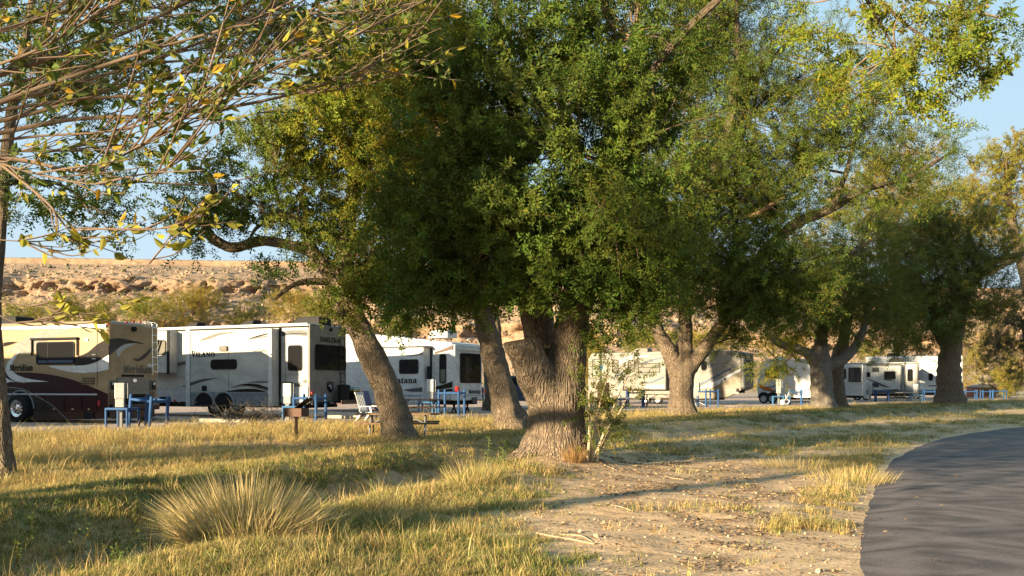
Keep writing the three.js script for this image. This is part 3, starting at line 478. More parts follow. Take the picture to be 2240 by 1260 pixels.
tree({ name: 'willow_tree', seed: 11, label: 'broad bushy willow with a furrowed dark trunk beside the far trailers', base: foot(2080, 61), kind: 'fine', scale: 2.3, bark: M.bark, color: [0.105, 0.14, 0.03], per: 10, twiggy: 0.3, lift: 0.5,
  trunk: limb([[2082, 895, 61, 33.4], [2079, 860, 61, 25.5], [2076, 800, 61, 23.8], [2086, 740, 61, 19.4], [2100, 680, 61, 15.0]]),
  limbs: [limb([[2080, 770, 61, 17], [2040, 700, 61, 12], [2000, 600, 61, 8]]), limb([[2098, 690, 61, 14], [2130, 615, 61.5, 10], [2180, 570, 62, 8], [2240, 555, 62, 5]]), limb([[2095, 690, 61, 12], [2080, 560, 61, 9], [2050, 470, 61, 6]])],
  blobs: [[2000, 590, 61, 140, 110, 4, 135], [2075, 540, 61, 120, 95, 4, 105], [1930, 520, 62, 100, 80, 3.5, 40], [2100, 650, 60, 100, 80, 3.5, 78], [2010, 695, 60, 110, 50, 3, 54], [1960, 752, 59.5, 60, 26, 2, 14], [2140, 590, 61, 50, 80, 3, 39], [2040, 745, 59, 60, 22, 2, 12]] });
tree({ name: 'sunlit_tree', seed: 12, label: 'tall sunlit yellow-green tree at the right edge above the willow', base: foot(2300, 78), kind: 'broad', scale: 2.2, bark: M.bark, color: [0.21, 0.205, 0.03], per: 9, twiggy: 0.5,
  trunk: limb([[2300, 885, 78, 26], [2285, 760, 78, 20], [2245, 600, 78, 14], [2215, 500, 78, 11], [2205, 420, 78, 7], [2200, 350, 78, 4]]), limbs: [limb([[2250, 560, 78, 9], [2210, 570, 77.5, 8], [2165, 600, 77, 5]])],
  blobs: [[2200, 405, 78, 90, 80, 3.6, 56], [2145, 430, 78, 50, 45, 2.4, 20], [2228, 340, 78, 60, 40, 2.6, 22], [2290, 450, 78, 90, 140, 4, 44], [2205, 520, 78, 40, 50, 2, 8], [2160, 500, 78, 30, 40, 2, 8]] });
tree({ name: 'tamarisk_tree', seed: 13, label: 'dark feathery tamarisk at the right edge of the frame', base: foot(2268, 68), kind: 'fine', scale: 2.2, bark: M.bark, color: [0.085, 0.095, 0.05], per: 9, droop: 0.3,
  trunk: limb([[2268, 895, 68, 14], [2262, 800, 68, 11], [2240, 700, 68, 8]]), blobs: [[2215, 710, 68, 55, 80, 2.2, 40], [2250, 790, 68, 60, 50, 2, 28], [2180, 660, 68, 26, 34, 1.4, 9]] });
tree({ name: 'distant_tree', seed: 14, label: 'sunlit pale tree beyond the round brick tank', base: foot(2146, 118), kind: 'broad', scale: 3, bark: M.barkgrey, color: [0.22, 0.20, 0.06], per: 8,
  trunk: limb([[2148, 872, 118, 9], [2143, 830, 118, 8], [2138, 795, 118, 5]]), blobs: [[2145, 755, 118, 55, 50, 4, 36], [2200, 790, 118, 40, 40, 4, 22], [2120, 800, 118, 26, 30, 3, 12]] });
tree({ name: 'backlit_tree', seed: 15, label: 'sunlit yellow-green treetop seen behind the long dark limb', base: foot(1965, 96), kind: 'broad', scale: 2.7, bark: M.barkgrey, color: [0.235, 0.215, 0.045], per: 9,
  trunk: limb([[1965, 880, 96, 16], [1960, 720, 96, 13], [1955, 560, 96, 9], [1960, 450, 96, 6]]), blobs: [[1960, 440, 96, 110, 75, 5, 78], [2060, 470, 96, 90, 60, 4, 52], [1870, 450, 96, 80, 70, 4, 47], [1980, 350, 96, 60, 40, 4, 26], [2130, 500, 96, 60, 40, 4, 23], [1800, 560, 96, 80, 70, 4, 31]] });
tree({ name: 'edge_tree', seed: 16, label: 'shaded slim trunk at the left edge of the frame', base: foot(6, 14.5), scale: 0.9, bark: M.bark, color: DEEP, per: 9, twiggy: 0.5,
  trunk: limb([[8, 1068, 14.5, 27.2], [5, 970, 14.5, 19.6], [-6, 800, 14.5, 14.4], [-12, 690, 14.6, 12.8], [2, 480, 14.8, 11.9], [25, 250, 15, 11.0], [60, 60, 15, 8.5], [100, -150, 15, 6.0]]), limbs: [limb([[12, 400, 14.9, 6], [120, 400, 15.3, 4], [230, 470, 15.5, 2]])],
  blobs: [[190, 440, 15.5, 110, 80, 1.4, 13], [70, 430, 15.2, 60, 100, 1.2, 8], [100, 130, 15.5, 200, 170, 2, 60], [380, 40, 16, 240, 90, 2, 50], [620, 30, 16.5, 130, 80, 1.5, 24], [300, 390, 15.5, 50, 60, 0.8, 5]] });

// ---- the tree whose branches hang into the upper left: it stands outside the frame and shades the middle tree
{
  seed(61);
  const trunk = wl([[-11.2, -0.3, 7.4, 0.5], [-11.1, 1.5, 7.3, 0.38], [-11, 3.4, 7.2, 0.34], [-10.6, 5.4, 7, 0.26], [-10.4, 8, 7, 0.14]]);
  const lead = wl([[-11, 3.3, 7.2, 0.2], [-9, 3.6, 6.9, 0.15], [-7, 3.5, 6.6, 0.12], [-5, 3.3, 6.3, 0.08]]);
  const t = tree({ name: 'overhanging_tree', seed: 17, label: 'tree whose thin leafy branches hang into the upper left of the frame', base: V(-11.2, groundY(-11.2, 7.4), -7.4), scale: 1.1, bark: M.bark, color: DEEP, per: 10,
    trunk, limbs: [lead, wl([[-10.7, 5, 7, 0.2], [-9, 6.6, 7.4, 0.12], [-7.2, 7.4, 8, 0.07]]), wl([[-10.6, 5.2, 7, 0.2], [-12.2, 7, 6, 0.1]])],
    blobs: [wb(-10.5, 8, 7.2, 2.4, 1.8, 2.2, 50), wb(-8.2, 7.4, 8, 1.8, 1.5, 1.6, 36), wb(-12.6, 7.2, 6, 1.8, 1.6, 1.6, 50), wb(-9.6, 5.9, 8.2, 1.7, 0.8, 1.6, 50), wb(-11.5, 6, 7.8, 1.5, 0.9, 1.5, 36), wb(-10.5, 10, 7, 1.8, 1.4, 1.8, 50), wb(-10.9, 6.2, 7.4, 2, 0.9, 2, 70), wb(-11.6, 7.6, 7.4, 2, 1.2, 2, 30)] });
  const back = t.position.clone().negate(), leaf = [];
  const P = [], C = []; // a leaf with a rounded outline, folded along its rib
  const prof = [[0, 0], [0.14, 0.28], [0.34, 0.48], [0.58, 0.44], [0.8, 0.24], [1, 0]];
  for (let i = 0; i < 5; i++) for (const s of [-1, 1]) { const [a, w] = prof[i], [b, v] = prof[i + 1], z = (q) => -0.14 * q * q, A = [0, a, z(a)], B = [0, b, z(b)], A2 = [s * w * 0.42, a, z(a) + w * 0.14], B2 = [s * v * 0.42, b, z(b) + v * 0.14]; for (const q of [A, A2, B2, A, B2, B]) { P.push(...q); C.push(1, 1, 1); } }
  const leafShape = fin(P, C);
  const arcs = [
    [[-260, 300, 6.9, 9], [-60, 300, 6.8, 8], [150, 262, 6.6, 7], [380, 250, 6.2, 6], [600, 215, 6, 4.5], [800, 150, 5.8, 3], [930, 60, 5.7, 1.5]], [[-260, 250, 6.6, 10], [-80, 190, 6.4, 9], [100, 130, 6.2, 8], [300, 60, 6, 6], [480, -40, 5.8, 4]],
    [[-260, 300, 6.3, 8], [-60, 245, 6, 7], [120, 180, 5.8, 6], [330, 110, 5.6, 5], [560, 40, 5.4, 3.5], [700, -30, 5.3, 2.5]], [[-260, 310, 5.8, 9], [-60, 340, 5.5, 7.5], [60, 352, 5.4, 6.5], [150, 372, 5.3, 5.5], [220, 365, 5.2, 4.5], [300, 322, 5.1, 3.5], [400, 262, 5, 2.5], [520, 190, 5, 1.5]],
    [[-200, 290, 5.7, 8], [-40, 335, 5.4, 6.5], [40, 390, 5.2, 5], [110, 450, 5.1, 4], [150, 498, 5.05, 3.2], [230, 501, 5, 2.6], [350, 500, 5, 2], [450, 470, 5, 1.2]], [[-260, 290, 6.6, 7], [-60, 275, 6.3, 7], [100, 240, 6, 6], [300, 180, 5.9, 5], [460, 150, 5.8, 4.5], [700, 110, 5.6, 3], [880, 20, 5.5, 1.6]],
    [[-220, 270, 6.9, 6], [0, 240, 6.6, 6], [200, 215, 6.4, 5.5], [450, 205, 6.3, 4.5], [620, 205, 6.2, 3.5], [760, 190, 6, 2], [860, 130, 6, 1.2]], [[-260, 200, 6.3, 8], [-80, 95, 6, 7], [150, 20, 5.8, 5], [280, -50, 5.6, 4]], [[-160, 310, 5.6, 5], [-40, 345, 5.3, 4.5], [80, 380, 5.2, 3.5], [200, 402, 5.1, 2.6], [320, 395, 5.1, 1.8], [385, 350, 5, 1]],
    [[-200, 240, 5.5, 6], [-50, 160, 5.2, 5], [100, 100, 5, 4], [260, 0, 5, 3]], [[-160, 480, 5.2, 3], [-20, 522, 5, 2.2], [60, 530, 5, 1.6], [112, 546, 5, 0.8]], [[-200, 600, 5, 3.4], [-40, 650, 4.8, 2.8], [60, 668, 4.8, 2.4], [150, 670, 4.8, 2], [270, 632, 4.8, 1.5], [345, 556, 4.8, 0.8]], [[-160, 620, 4.9, 3], [-20, 680, 4.7, 2.5], [40, 706, 4.7, 2], [110, 694, 4.7, 1.6], [215, 684, 4.7, 1]],
    [[110, 455, 5.1, 2.6], [125, 508, 5.1, 1.9], [180, 530, 5.1, 1.4], [245, 526, 5.1, 0.8]], [[150, 498, 5.05, 2.2], [300, 500, 5, 1.8], [390, 494, 5, 1.1], [485, 440, 5, 0.7]], [[-200, 270, 7.2, 7], [100, 200, 6.9, 6], [420, 100, 6.6, 4.5], [640, -10, 6.4, 3]], [[-160, 330, 6, 5], [60, 300, 5.8, 4.5], [280, 280, 5.6, 3.5], [480, 210, 5.5, 2.5], [640, 130, 5.4, 1.5]], [[-160, 220, 7, 6], [200, 150, 6.8, 5], [520, 120, 6.6, 4], [760, 60, 6.4, 2.4], [860, -20, 6.3, 1.5]], [[-160, 60, 6.4, 6], [60, -10, 6.2, 5], [200, -80, 6, 4]], [[300, 40, 6.4, 3], [560, 20, 6.2, 2.4], [720, 30, 6, 1.6], [900, 10, 5.9, 1]], [[-120, 320, 6.2, 4], [100, 330, 6, 3.2], [260, 300, 5.9, 2.4], [420, 250, 5.8, 1.5]],
  ];
  const twigs = [], addLeaf = (p, dir, s, c) => leaf.push([p, dir, s, c]);
  arcs.forEach((rows, ai) => {
    const nodes = limb(rows); nodes.forEach((n) => (n.r = n.r * 0.68));
    const b = mesh('branch', tube(nodes, 7, 8, 0.12), M.twigred, t); b.position.copy(back);
    const curve = new THREE.CatmullRomCurve3(nodes.map((n) => n.p), false, 'centripetal'), low = rows[rows.length - 1][1] > 420, n = low ? 7 : 19;
    for (let k = 0; k < n; k++) {
      const u = low ? rr(0.35, 1) : rr(0.18, 1), p = curve.getPoint(u), tan = curve.getTangent(u).normalize(), len = low ? rr(0.12, 0.38) : rr(0.35, 1.0);
      const dir = tan.clone().add(V(gauss() * 0.35, (low ? 0 : 0.22) + gauss() * 0.38, gauss() * 0.5)).normalize(), q1 = p.clone().addScaledVector(dir, len * 0.5).add(V(0, gauss() * 0.03, 0)), q2 = q1.clone().addScaledVector(dir, len * 0.5).add(V(gauss() * 0.04, rr(-0.02, 0.1), gauss() * 0.04)), r = rr(0.0035, 0.007);
      twigs.push(tube([{ p, r }, { p: q1, r: r * 0.75 }, { p: q2, r: r * 0.3 }], 5, 5, 0.1));
      const m = Math.round(rr(low ? 2 : 3, low ? 6 : 11));
      for (let i = 0; i < m; i++) {
        const f = rr(0.3, 1), o = p.clone().lerp(q2, f).lerp(q1, 0.2), v = dir.clone().multiplyScalar(0.6).add(V(gauss() * 0.8, gauss() * 0.7 - 0.15, gauss() * 0.8)).normalize(), y = rnd(), k2 = rr(0.75, 1.25);
        const c = y < 0.05 ? [0.46, 0.27, 0.02] : y < 0.32 || low ? [0.26 * k2, 0.24 * k2, 0.03] : [0.075 * k2, 0.11 * k2, 0.016]; addLeaf(o, v, rr(0.05, 0.1), c);
      }
      if (!low && rnd() < 0.75) { // finer side twig
        const p2 = p.clone().lerp(q2, rr(0.3, 0.8)), d2 = dir.clone().add(V(gauss() * 0.6, gauss() * 0.5, gauss() * 0.6)).normalize(), e = p2.clone().addScaledVector(d2, rr(0.15, 0.4)); twigs.push(tube([{ p: p2, r: r * 0.5 }, { p: p2.clone().lerp(e, 0.5).add(V(0, 0.02, 0)), r: r * 0.4 }, { p: e, r: r * 0.2 }], 4, 3, 0.1));
        for (let i = 0; i < 8; i++) addLeaf(p2.clone().lerp(e, rr(0.3, 1)), d2.clone().add(V(gauss() * 0.7, gauss() * 0.6, gauss() * 0.7)).normalize(), rr(0.045, 0.08), rnd() < 0.4 ? [0.24, 0.22, 0.03] : [0.085, 0.115, 0.025]);
      }
    }
  });
  const tw = mesh('twigs', mergeGeometries(twigs), M.twigred, t); tw.position.copy(back); tw.userData.kind = 'stuff';
  const im = new THREE.InstancedMesh(leafShape, leafMat, leaf.length); im.name = 'hanging_leaves'; im.userData.kind = 'stuff'; im.castShadow = im.receiveShadow = true; im.position.copy(back);
  const q = new THREE.Quaternion(), q2 = new THREE.Quaternion(), m4 = new THREE.Matrix4();
  leaf.forEach(([p, v, s, c], i) => { q.setFromUnitVectors(V(0, 1, 0), v); q2.setFromAxisAngle(V(0, 1, 0), rnd() * 6.28); im.setMatrixAt(i, m4.compose(p, q.clone().multiply(q2), V(s, s, s))); im.setColorAt(i, rgb(...c)); }); t.add(im);
}
// trees beside and behind the camera that shade the road
tree({ name: 'shade_tree', seed: 18, label: 'leafy tree out of frame to the left that shades the road', base: V(-15, groundY(-15, -3.6), 3.6), scale: 1.3, bark: M.bark, color: DEEP, per: 9, trunk: wl([[-15, -0.2, -3.6, 0.4], [-15, 3, -3.6, 0.3], [-14.8, 6, -3.4, 0.16]]), blobs: [wb(-15, 8, -3.4, 2.2, 1.6, 2.2, 34), wb(-13.4, 7, -2.4, 1.6, 1.1, 1.6, 18), wb(-16.5, 7, -4.6, 1.6, 1.2, 1.6, 20)] });
tree({ name: 'added_shade_tree', seed: 24, label: 'tall unseen tree added behind the white trailer, hidden by nearer crowns, to shade the far trailers', base: V(-1, groundY(-1, 47.8), -47.8), scale: 2, bark: M.bark, color: DEEP, per: 10, trunk: wl([[-1, -0.2, 47.8, 0.6], [-1, 4, 47.8, 0.45], [-1.5, 9, 48.4, 0.3], [-3, 14, 50, 0.12]]), blobs: [wb(-1, 9.3, 47.8, 3, 2.2, 3, 110), wb(-3, 12, 50.2, 3.2, 2.6, 3.2, 110), wb(-3.4, 15.5, 50.6, 2.6, 2, 2.6, 60), wb(-0.4, 10, 47.5, 2.6, 1.8, 2.6, 50), wb(-5, 13, 52.5, 2.6, 2.4, 2.6, 60)] });  // unseen tree, added so that the far trailers fall in shade
for (const [x, d, label, sd] of [[-16.2, 14, 'slim tree added out of frame to the left for its shadow, nearest the left edge trunk', 25], [-21, 19.5, 'slim tree added out of frame to the left for its shadow, beside the hidden motorhome', 26], [-13, 4.5, 'slim tree added out of frame to the left for its shadow, nearest the camera', 27], [-19.6, 6.1, 'slim bushy tree added out of frame to the left to shade the left edge trunk', 28]])  // unseen trees, put in to throw shadow streaks and darken the edge trunk
  tree({ name: 'added_slim_tree', seed: sd, label, base: V(x, groundY(x, d), -d), scale: 1.3, bark: M.bark, color: DEEP, per: 9, trunk: wl([[x, -0.2, d, 0.24], [x + 0.2, 3, d, 0.17], [x, 6, d, 0.1], [x + 0.1, 8, d, 0.05]]), blobs: [wb(x, 6.8, d, 1.5, 1.3, 1.5, 34), wb(x + 0.5, 8.4, d + 0.4, 1.3, 1.2, 1.3, 24), wb(x - 0.6, 5.6, d - 0.5, 1.1, 0.7, 1.1, 14), ...(sd === 28 ? [wb(x, 4.4, d, 1.5, 1.4, 1.5, 60)] : [])] });
// shrubs between the trailers and the mesa
const bushes = [[60, 690, 96, 70, 24, 'yellow-green mesquite behind the maroon motorhome, leftmost'], [190, 685, 92, 80, 34, 'mesquite shrub behind the rear roof of the maroon motorhome'], [420, 672, 96, 80, 46, 'tall yellow-green mesquite behind the cream trailer, near its front roof vent'], [320, 690, 90, 60, 30, 'low mesquite just left of the tall one behind the cream trailer'], [540, 695, 100, 70, 26, 'low olive shrub behind the middle of the cream trailer'], [640, 672, 96, 70, 36, 'bright mesquite behind the roof air conditioner of the cream trailer'], [720, 690, 92, 60, 34, 'bright mesquite behind the leaning trunk'], [880, 715, 110, 70, 26, 'mesquite behind the white trailer roof'], [1290, 790, 84, 40, 60, 'yellow shrub at the left end of the beige motorhome'], [1420, 748, 100, 90, 26, 'mesquite behind the roof of the beige motorhome'], [1560, 752, 100, 80, 24, 'mesquite behind the forked trunk'], [1720, 762, 110, 80, 24, 'mesquite behind the small white trailer'], [1900, 772, 130, 70, 20, 'mesquite behind the far cream trailer'], [2200, 835, 95, 40, 26, 'low yellow shrub at the right beyond the blue rails']];
bushes.forEach(([px, py, d, rx, ry, label], i) => {
  const y0 = HORIZON + (EYE - 0.2) / d * FOCAL;
  tree({ name: 'mesquite_shrub', seed: 40 + i, label, category: 'shrub', group: 'mesquite shrubs behind the trailers', base: foot(px, d), kind: 'bush', scale: 2.3, bark: M.bark, color: [0.185 + 0.02 * (i % 3), 0.21, 0.03], per: 11, twiggy: 0.3, lift: 0.6,
    trunk: limb([[px, y0 + 4, d, 5], [px + 4, (y0 + py) / 2 + 30, d, 4], [px, py + ry * 0.4, d, 2]]), blobs: [[px, py, d, rx * 0.8, ry * 0.85, 2.6, Math.round(rx * ry / 50)], [px - rx * 0.4, (py + y0) / 2, d, rx * 0.6, (y0 - py) * 0.4, 2.2, 10], [px + rx * 0.5, (py + y0) / 2, d, rx * 0.6, (y0 - py) * 0.42, 2.2, 10]] });
});
// young shoots beside the big trunk
tree({ name: 'sapling_shrub', seed: 19, label: 'leafy young shoots growing at the right foot of the big trunk', category: 'shrub', base: foot(1292, 16), scale: 0.62, bark: M.twigpale, color: [0.12, 0.15, 0.03], per: 4, twiggy: 0.6, twigR: 0.006, twigMat: M.twigpale, lift: 0.6,
  trunk: limb([[1294, 1022, 16, 4], [1298, 960, 16, 3.4], [1308, 900, 16, 2.4], [1330, 820, 15.9, 1]]), limbs: [limb([[1284, 1022, 15.95, 4], [1290, 940, 15.9, 3], [1288, 860, 15.9, 1.5]]), limb([[1298, 1016, 16.05, 4], [1330, 950, 16.1, 3], [1372, 870, 16.1, 1.2]]), limb([[1304, 1020, 15.9, 3], [1316, 960, 15.8, 2.4], [1345, 915, 15.8, 1]]), limb([[1300, 1000, 16, 2.4], [1360, 850, 16, 1.2], [1395, 790, 16, 0.7]])],
  blobs: [[1300, 860, 15.9, 36, 60, 0.3, 14], [1320, 930, 15.95, 44, 50, 0.35, 16], [1365, 850, 16.1, 34, 40, 0.25, 6], [1290, 950, 15.9, 22, 40, 0.25, 7], [1396, 820, 16, 26, 30, 0.2, 3], [1340, 800, 15.9, 22, 26, 0.2, 3]] });
console.log('trees done');
// ------------------------------------------------------------------ grass, weeds, litter
function blade(P, C, o, dir, h, w, bend, c) {
  const s = V(-dir.z, 0, dir.x).normalize().multiplyScalar(w / 2), m = o.clone().add(V(dir.x * bend * h * 0.3, h * 0.55, dir.z * bend * h * 0.3)), t = o.clone().add(V(dir.x * bend * h, h * (1 - 0.25 * bend), dir.z * bend * h));
  for (const p of [o.clone().sub(s), o.clone().add(s), m.clone().addScaledVector(s, 0.75), o.clone().sub(s), m.clone().addScaledVector(s, 0.75), m.clone().addScaledVector(s, -0.75), m.clone().addScaledVector(s, -0.75), m.clone().addScaledVector(s, 0.75), t]) { P.push(p.x, p.y, p.z); C.push(...c); }
}
function tuft(sd, n, h0, h1, w, spread, bend, cols) {
  seed(sd); const P = [], C = [];
  for (let i = 0; i < n; i++) { const a = rnd() * 6.283, d = V(Math.cos(a), 0, Math.sin(a)), r = spread * Math.sqrt(rnd()), b = rr(0, 6.283), c = cols[Math.floor(rnd() * cols.length)], k = rr(0.75, 1.25); blade(P, C, V(Math.cos(b) * r, -0.02, Math.sin(b) * r), d, rr(h0, h1), w * rr(0.7, 1.3), rr(0.1, bend), c.map((v) => v * k)); }
  return fin(P, C);
}
const GREENS = [[0.12, 0.165, 0.03], [0.16, 0.185, 0.035], [0.09, 0.14, 0.028], [0.24, 0.235, 0.06], [0.34, 0.285, 0.1]], STRAWS = [[0.55, 0.42, 0.18], [0.46, 0.345, 0.14], [0.6, 0.47, 0.23], [0.38, 0.27, 0.11], [0.31, 0.265, 0.075]];
{
  const kinds = [
    { name: 'green_grass', label: 'short green grass along the ditch and in the foreground', g: [1, 2, 3].map((s) => tuft(100 + s, 22, 0.05, 0.15, 0.006, 0.1, 1.0, GREENS)), m: [[], [], []] },
    { name: 'dry_grass', label: 'short bleached grass over the campground', g: [1, 2, 3].map((s) => tuft(110 + s, 20, 0.06, 0.18, 0.006, 0.11, 1.0, STRAWS)), m: [[], [], []] },
    { name: 'tall_dry_grass', label: 'tall wispy straw-coloured grass in front of the trailers', g: [1, 2, 3].map((s) => tuft(120 + s, 15, 0.2, 0.5, 0.006, 0.13, 0.7, STRAWS)), m: [[], [], []] },
  ];
  seed(90); const q = new THREE.Quaternion(), e = new THREE.Euler();
  const N = 135000, lo = Math.log(5.2), hi = Math.log(100);
  for (let k = 0; k < N; k++) {
    const d = Math.exp(lerp(lo, hi, rnd())), x = rr(-0.72, 0.72) * d, s = surface(x, d);
    if (rnd() > s.g * s.g * (d < 12 ? 1 : 0.95) + (s.g > 0.04 ? 0.02 : 0.004)) continue;
    if (s.sd > -0.15 && s.sd < ROAD_W + 0.1) continue;
    const far = Math.sqrt(clamp(d / 9, 0.75, 6)), clumpy = fbm(x * 0.9, d * 0.9, 71, 3);
    let type = rnd() < s.dry ? 1 : 0; if (rnd() < s.tall * s.tall * (0.5 + clumpy * 1.5)) type = 2;
    if (type === 2 && s.nearSide && (s.g < 0.5 || d < 12) && (s.g < 0.5 || rnd() < 0.75)) type = 1;
    const sc = rr(0.6, 1.25) * far * (1 + clumpy * 0.7) * (type === 2 ? 0.78 : 1), hs = type === 2 ? sc * 0.85 / Math.pow(far, 0.95) : sc * 0.66 / Math.pow(far, 0.6);
    e.set(rr(-0.35, 0.35), rnd() * 6.283, rr(-0.35, 0.35)); q.setFromEuler(e);
    kinds[type].m[k % 3].push(new THREE.Matrix4().compose(V(x, groundY(x, d), -d), q, V(sc, Math.max(0.3, hs), sc)));
  }
  for (const K of kinds) { const root = new THREE.Group(); root.name = K.name; scene.add(root); tag(root, K.label, null, null, 'stuff'); K.m.forEach((list, v) => { const im = new THREE.InstancedMesh(K.g[v], grassMat, list.length); im.name = 'tufts'; im.userData.kind = 'stuff'; im.castShadow = im.receiveShadow = true; list.forEach((m, i) => { im.setMatrixAt(i, m); const b = rr(0.7, 1.2), yv = rr(0.85, 1.15); im.setColorAt(i, rgb(b * yv, b, b * rr(0.8, 1.1))); }); root.add(im); }); console.log(K.name, K.m.map((l) => l.length).join()); }
}
function bunchGeo(n, h0, h1, spread, splay, cols, sd, w) {   // straight stems splaying out of one crown
  seed(sd); const P = [], C = [];
  for (let i = 0; i < n; i++) {
    const a = rnd() * 6.283, r = Math.sqrt(rnd()), th = splay * (0.15 + 0.85 * r) * rr(0.6, 1.25), a2 = a + rr(-0.5, 0.5), h = rr(h0, h1) * (1 - 0.25 * r), c = cols[Math.floor(rnd() * cols.length)], k = rr(0.75, 1.25), o = V(Math.cos(a) * r * spread, -0.03, Math.sin(a) * r * spread);
    const t = o.clone().add(V(Math.cos(a2) * Math.sin(th) * h, Math.cos(th) * h - 0.08 * h * th, Math.sin(a2) * Math.sin(th) * h)), m = o.clone().lerp(t, 0.5).add(V(0, 0.06 * h * th, 0)), b = rr(0, 6.283), s = V(Math.cos(b), 0, Math.sin(b)).multiplyScalar(w * rr(0.6, 1.3) / 2), cc = c.map((v) => v * k);
    for (const p of [o.clone().sub(s), o.clone().add(s), m.clone().addScaledVector(s, 0.8), o.clone().sub(s), m.clone().addScaledVector(s, 0.8), m.clone().addScaledVector(s, -0.8), m.clone().addScaledVector(s, -0.8), m.clone().addScaledVector(s, 0.8), t]) { P.push(p.x, p.y, p.z); C.push(...cc); }
  }
  return fin(P, C);
}
function bunch(name, label, px, d, n, h0, h1, spread, splay, cols, sd, w = 0.006) { const t = thing(name, label, 'grass clump', foot(px, d)); mesh('blades', bunchGeo(n, h0, h1, spread, splay, cols, sd, w), grassMat, t).userData.kind = 'stuff'; return t; }
bunch('bunchgrass', 'big fountain-shaped clump of straw-coloured grass in the left foreground', 540, 8.5, 4600, 0.3, 0.88, 0.55, 1.15, [[0.56, 0.43, 0.21], [0.5, 0.37, 0.16], [0.62, 0.49, 0.27], [0.3, 0.27, 0.08]], 201, 0.0085);
bunch('bunchgrass', 'loose clump of yellow grass at the bottom left corner', 60, 7.6, 700, 0.2, 0.55, 0.4, 1.0, [...GREENS, ...STRAWS], 202);
bunch('bunchgrass', 'reddish dry grass clump at the foot of the big trunk', 1256, 15.6, 420, 0.2, 0.5, 0.14, 0.7, [[0.36, 0.2, 0.08], [0.42, 0.27, 0.12], [0.3, 0.2, 0.08]], 203);
bunch('bunchgrass', 'pale grass clump on the ditch bank left of the big trunk', 1040, 12.8, 700, 0.2, 0.55, 0.38, 0.7, [...STRAWS, GREENS[3], GREENS[1]], 204);
bunch('bunchgrass', 'dull olive clump right against the left root of the big trunk', 1100, 15.6, 300, 0.12, 0.32, 0.2, 0.9, [...GREENS, STRAWS[3]], 205);
for (const [px, d, n, sp, label, sd] of [[862, 22.5, 500, 0.75, 'straw grass ringing the foot of the leaning pale trunk', 211], [1115, 27.2, 420, 0.7, 'straw grass at the foot of the dark leaning trunk', 212], [1480, 39, 520, 1.0, 'yellow grass on the mound round the forked trunk', 213], [1545, 39.4, 380, 0.7, 'green grass right of the forked trunk foot', 214], [1815, 51.3, 380, 1.1, 'straw grass below the paired trunks', 215], [640, 22.8, 260, 0.4, 'pale grass round the grill post', 216], [690, 22.4, 220, 0.3, 'bright grass tuft right of the grill', 217], [2080, 60, 300, 1.3, 'grass round the willow trunk', 218], [1750, 16.6, 520, 0.8, 'sunlit straw grass left of the road edge, farther patch', 219], [1860, 14.4, 620, 0.7, 'sunlit straw grass at the road edge, nearer patch', 220], [250, 8.2, 360, 0.4, 'green and yellow grass left of the big fountain clump', 221]]) bunch('bunchgrass', label, px, d, n, 0.14, 0.42, sp, 0.8, sd === 214 ? GREENS : sd === 221 ? [...GREENS, ...STRAWS] : STRAWS, sd, 0.004 + d * 0.00022);
{ // tall green weeds
  const weed = (label, px, d, h, sd) => {
    seed(sd); const t = thing('weed', label, 'weed', foot(px, d), 0), P = [], C = []; let p = V(0, -0.02, 0), dir = V(rr(-0.06, 0.06), 1, rr(-0.06, 0.06)); const n = 12;
    for (let i = 0; i < n; i++) { const q = p.clone().addScaledVector(dir, h / n); rib(P, C, p, q, 0.006, [0.16, 0.19, 0.05]); for (let k = 0; k < 3; k++) { const a = i * 2.4 + k * 2.1; leafGeo(P, C, q, V(Math.cos(a), rr(0, 0.5), Math.sin(a)).normalize(), V(0, 1, 0), rr(0.05, 0.11) * (1.2 - i / n * 0.5), 0.018, 0.15, [0.13 * rr(0.8, 1.3), 0.19, 0.045], 0.3); } p = q; dir.add(V(rr(-0.06, 0.06), 0, rr(-0.06, 0.06))).normalize(); }
    mesh('stem_and_leaves', fin(P, C), leafMat, t);
  };
  weed('tall slender green weed in front of the ditch, left of the big trunk', 1063, 13.6, 0.62, 301); weed('short green weed behind the tall slender one', 1100, 15.2, 0.36, 302); weed('green weed rising out of the big fountain grass', 395, 9, 0.5, 303);
}
{ // low leafy weeds in the ditch and at the lower left
  seed(97); const list = []; for (let k = 0; k < 5000 && list.length < 520; k++) { const d = rr(6, 16), x = rr(-0.75, 0.05) * d, q = nearest(ditchLine, x, d)[0]; if (rnd() < Math.exp(-Math.pow(q / 1.1, 2)) * 0.7 + (d < 9 && x < -3 ? 0.12 : 0.004)) list.push([x, d]); }
  const root = new THREE.Group(); root.name = 'ditch_weeds'; scene.add(root); tag(root, 'low leafy green weeds growing in the ditch at the lower left', null, null, 'stuff');
  SPRIGS.bush.forEach((g, v) => { const mine = list.filter((_, i) => i % 2 === v), im = new THREE.InstancedMesh(g, leafMat, mine.length), m = new THREE.Matrix4(), q = new THREE.Quaternion(), e = new THREE.Euler(); im.name = 'weed_sprigs'; im.userData.kind = 'stuff'; mine.forEach(([x, d], i) => { e.set(rr(-0.7, 0.7), rnd() * 6.28, rr(-0.7, 0.7)); const s = rr(0.4, 0.95); im.setMatrixAt(i, m.compose(V(x, groundY(x, d) - 0.02, -d), q.setFromEuler(e), V(s, s, s))); const k = rr(0.7, 1.2); im.setColorAt(i, rgb(0.11 * k, 0.15 * k, 0.03)); }); root.add(im); });
}
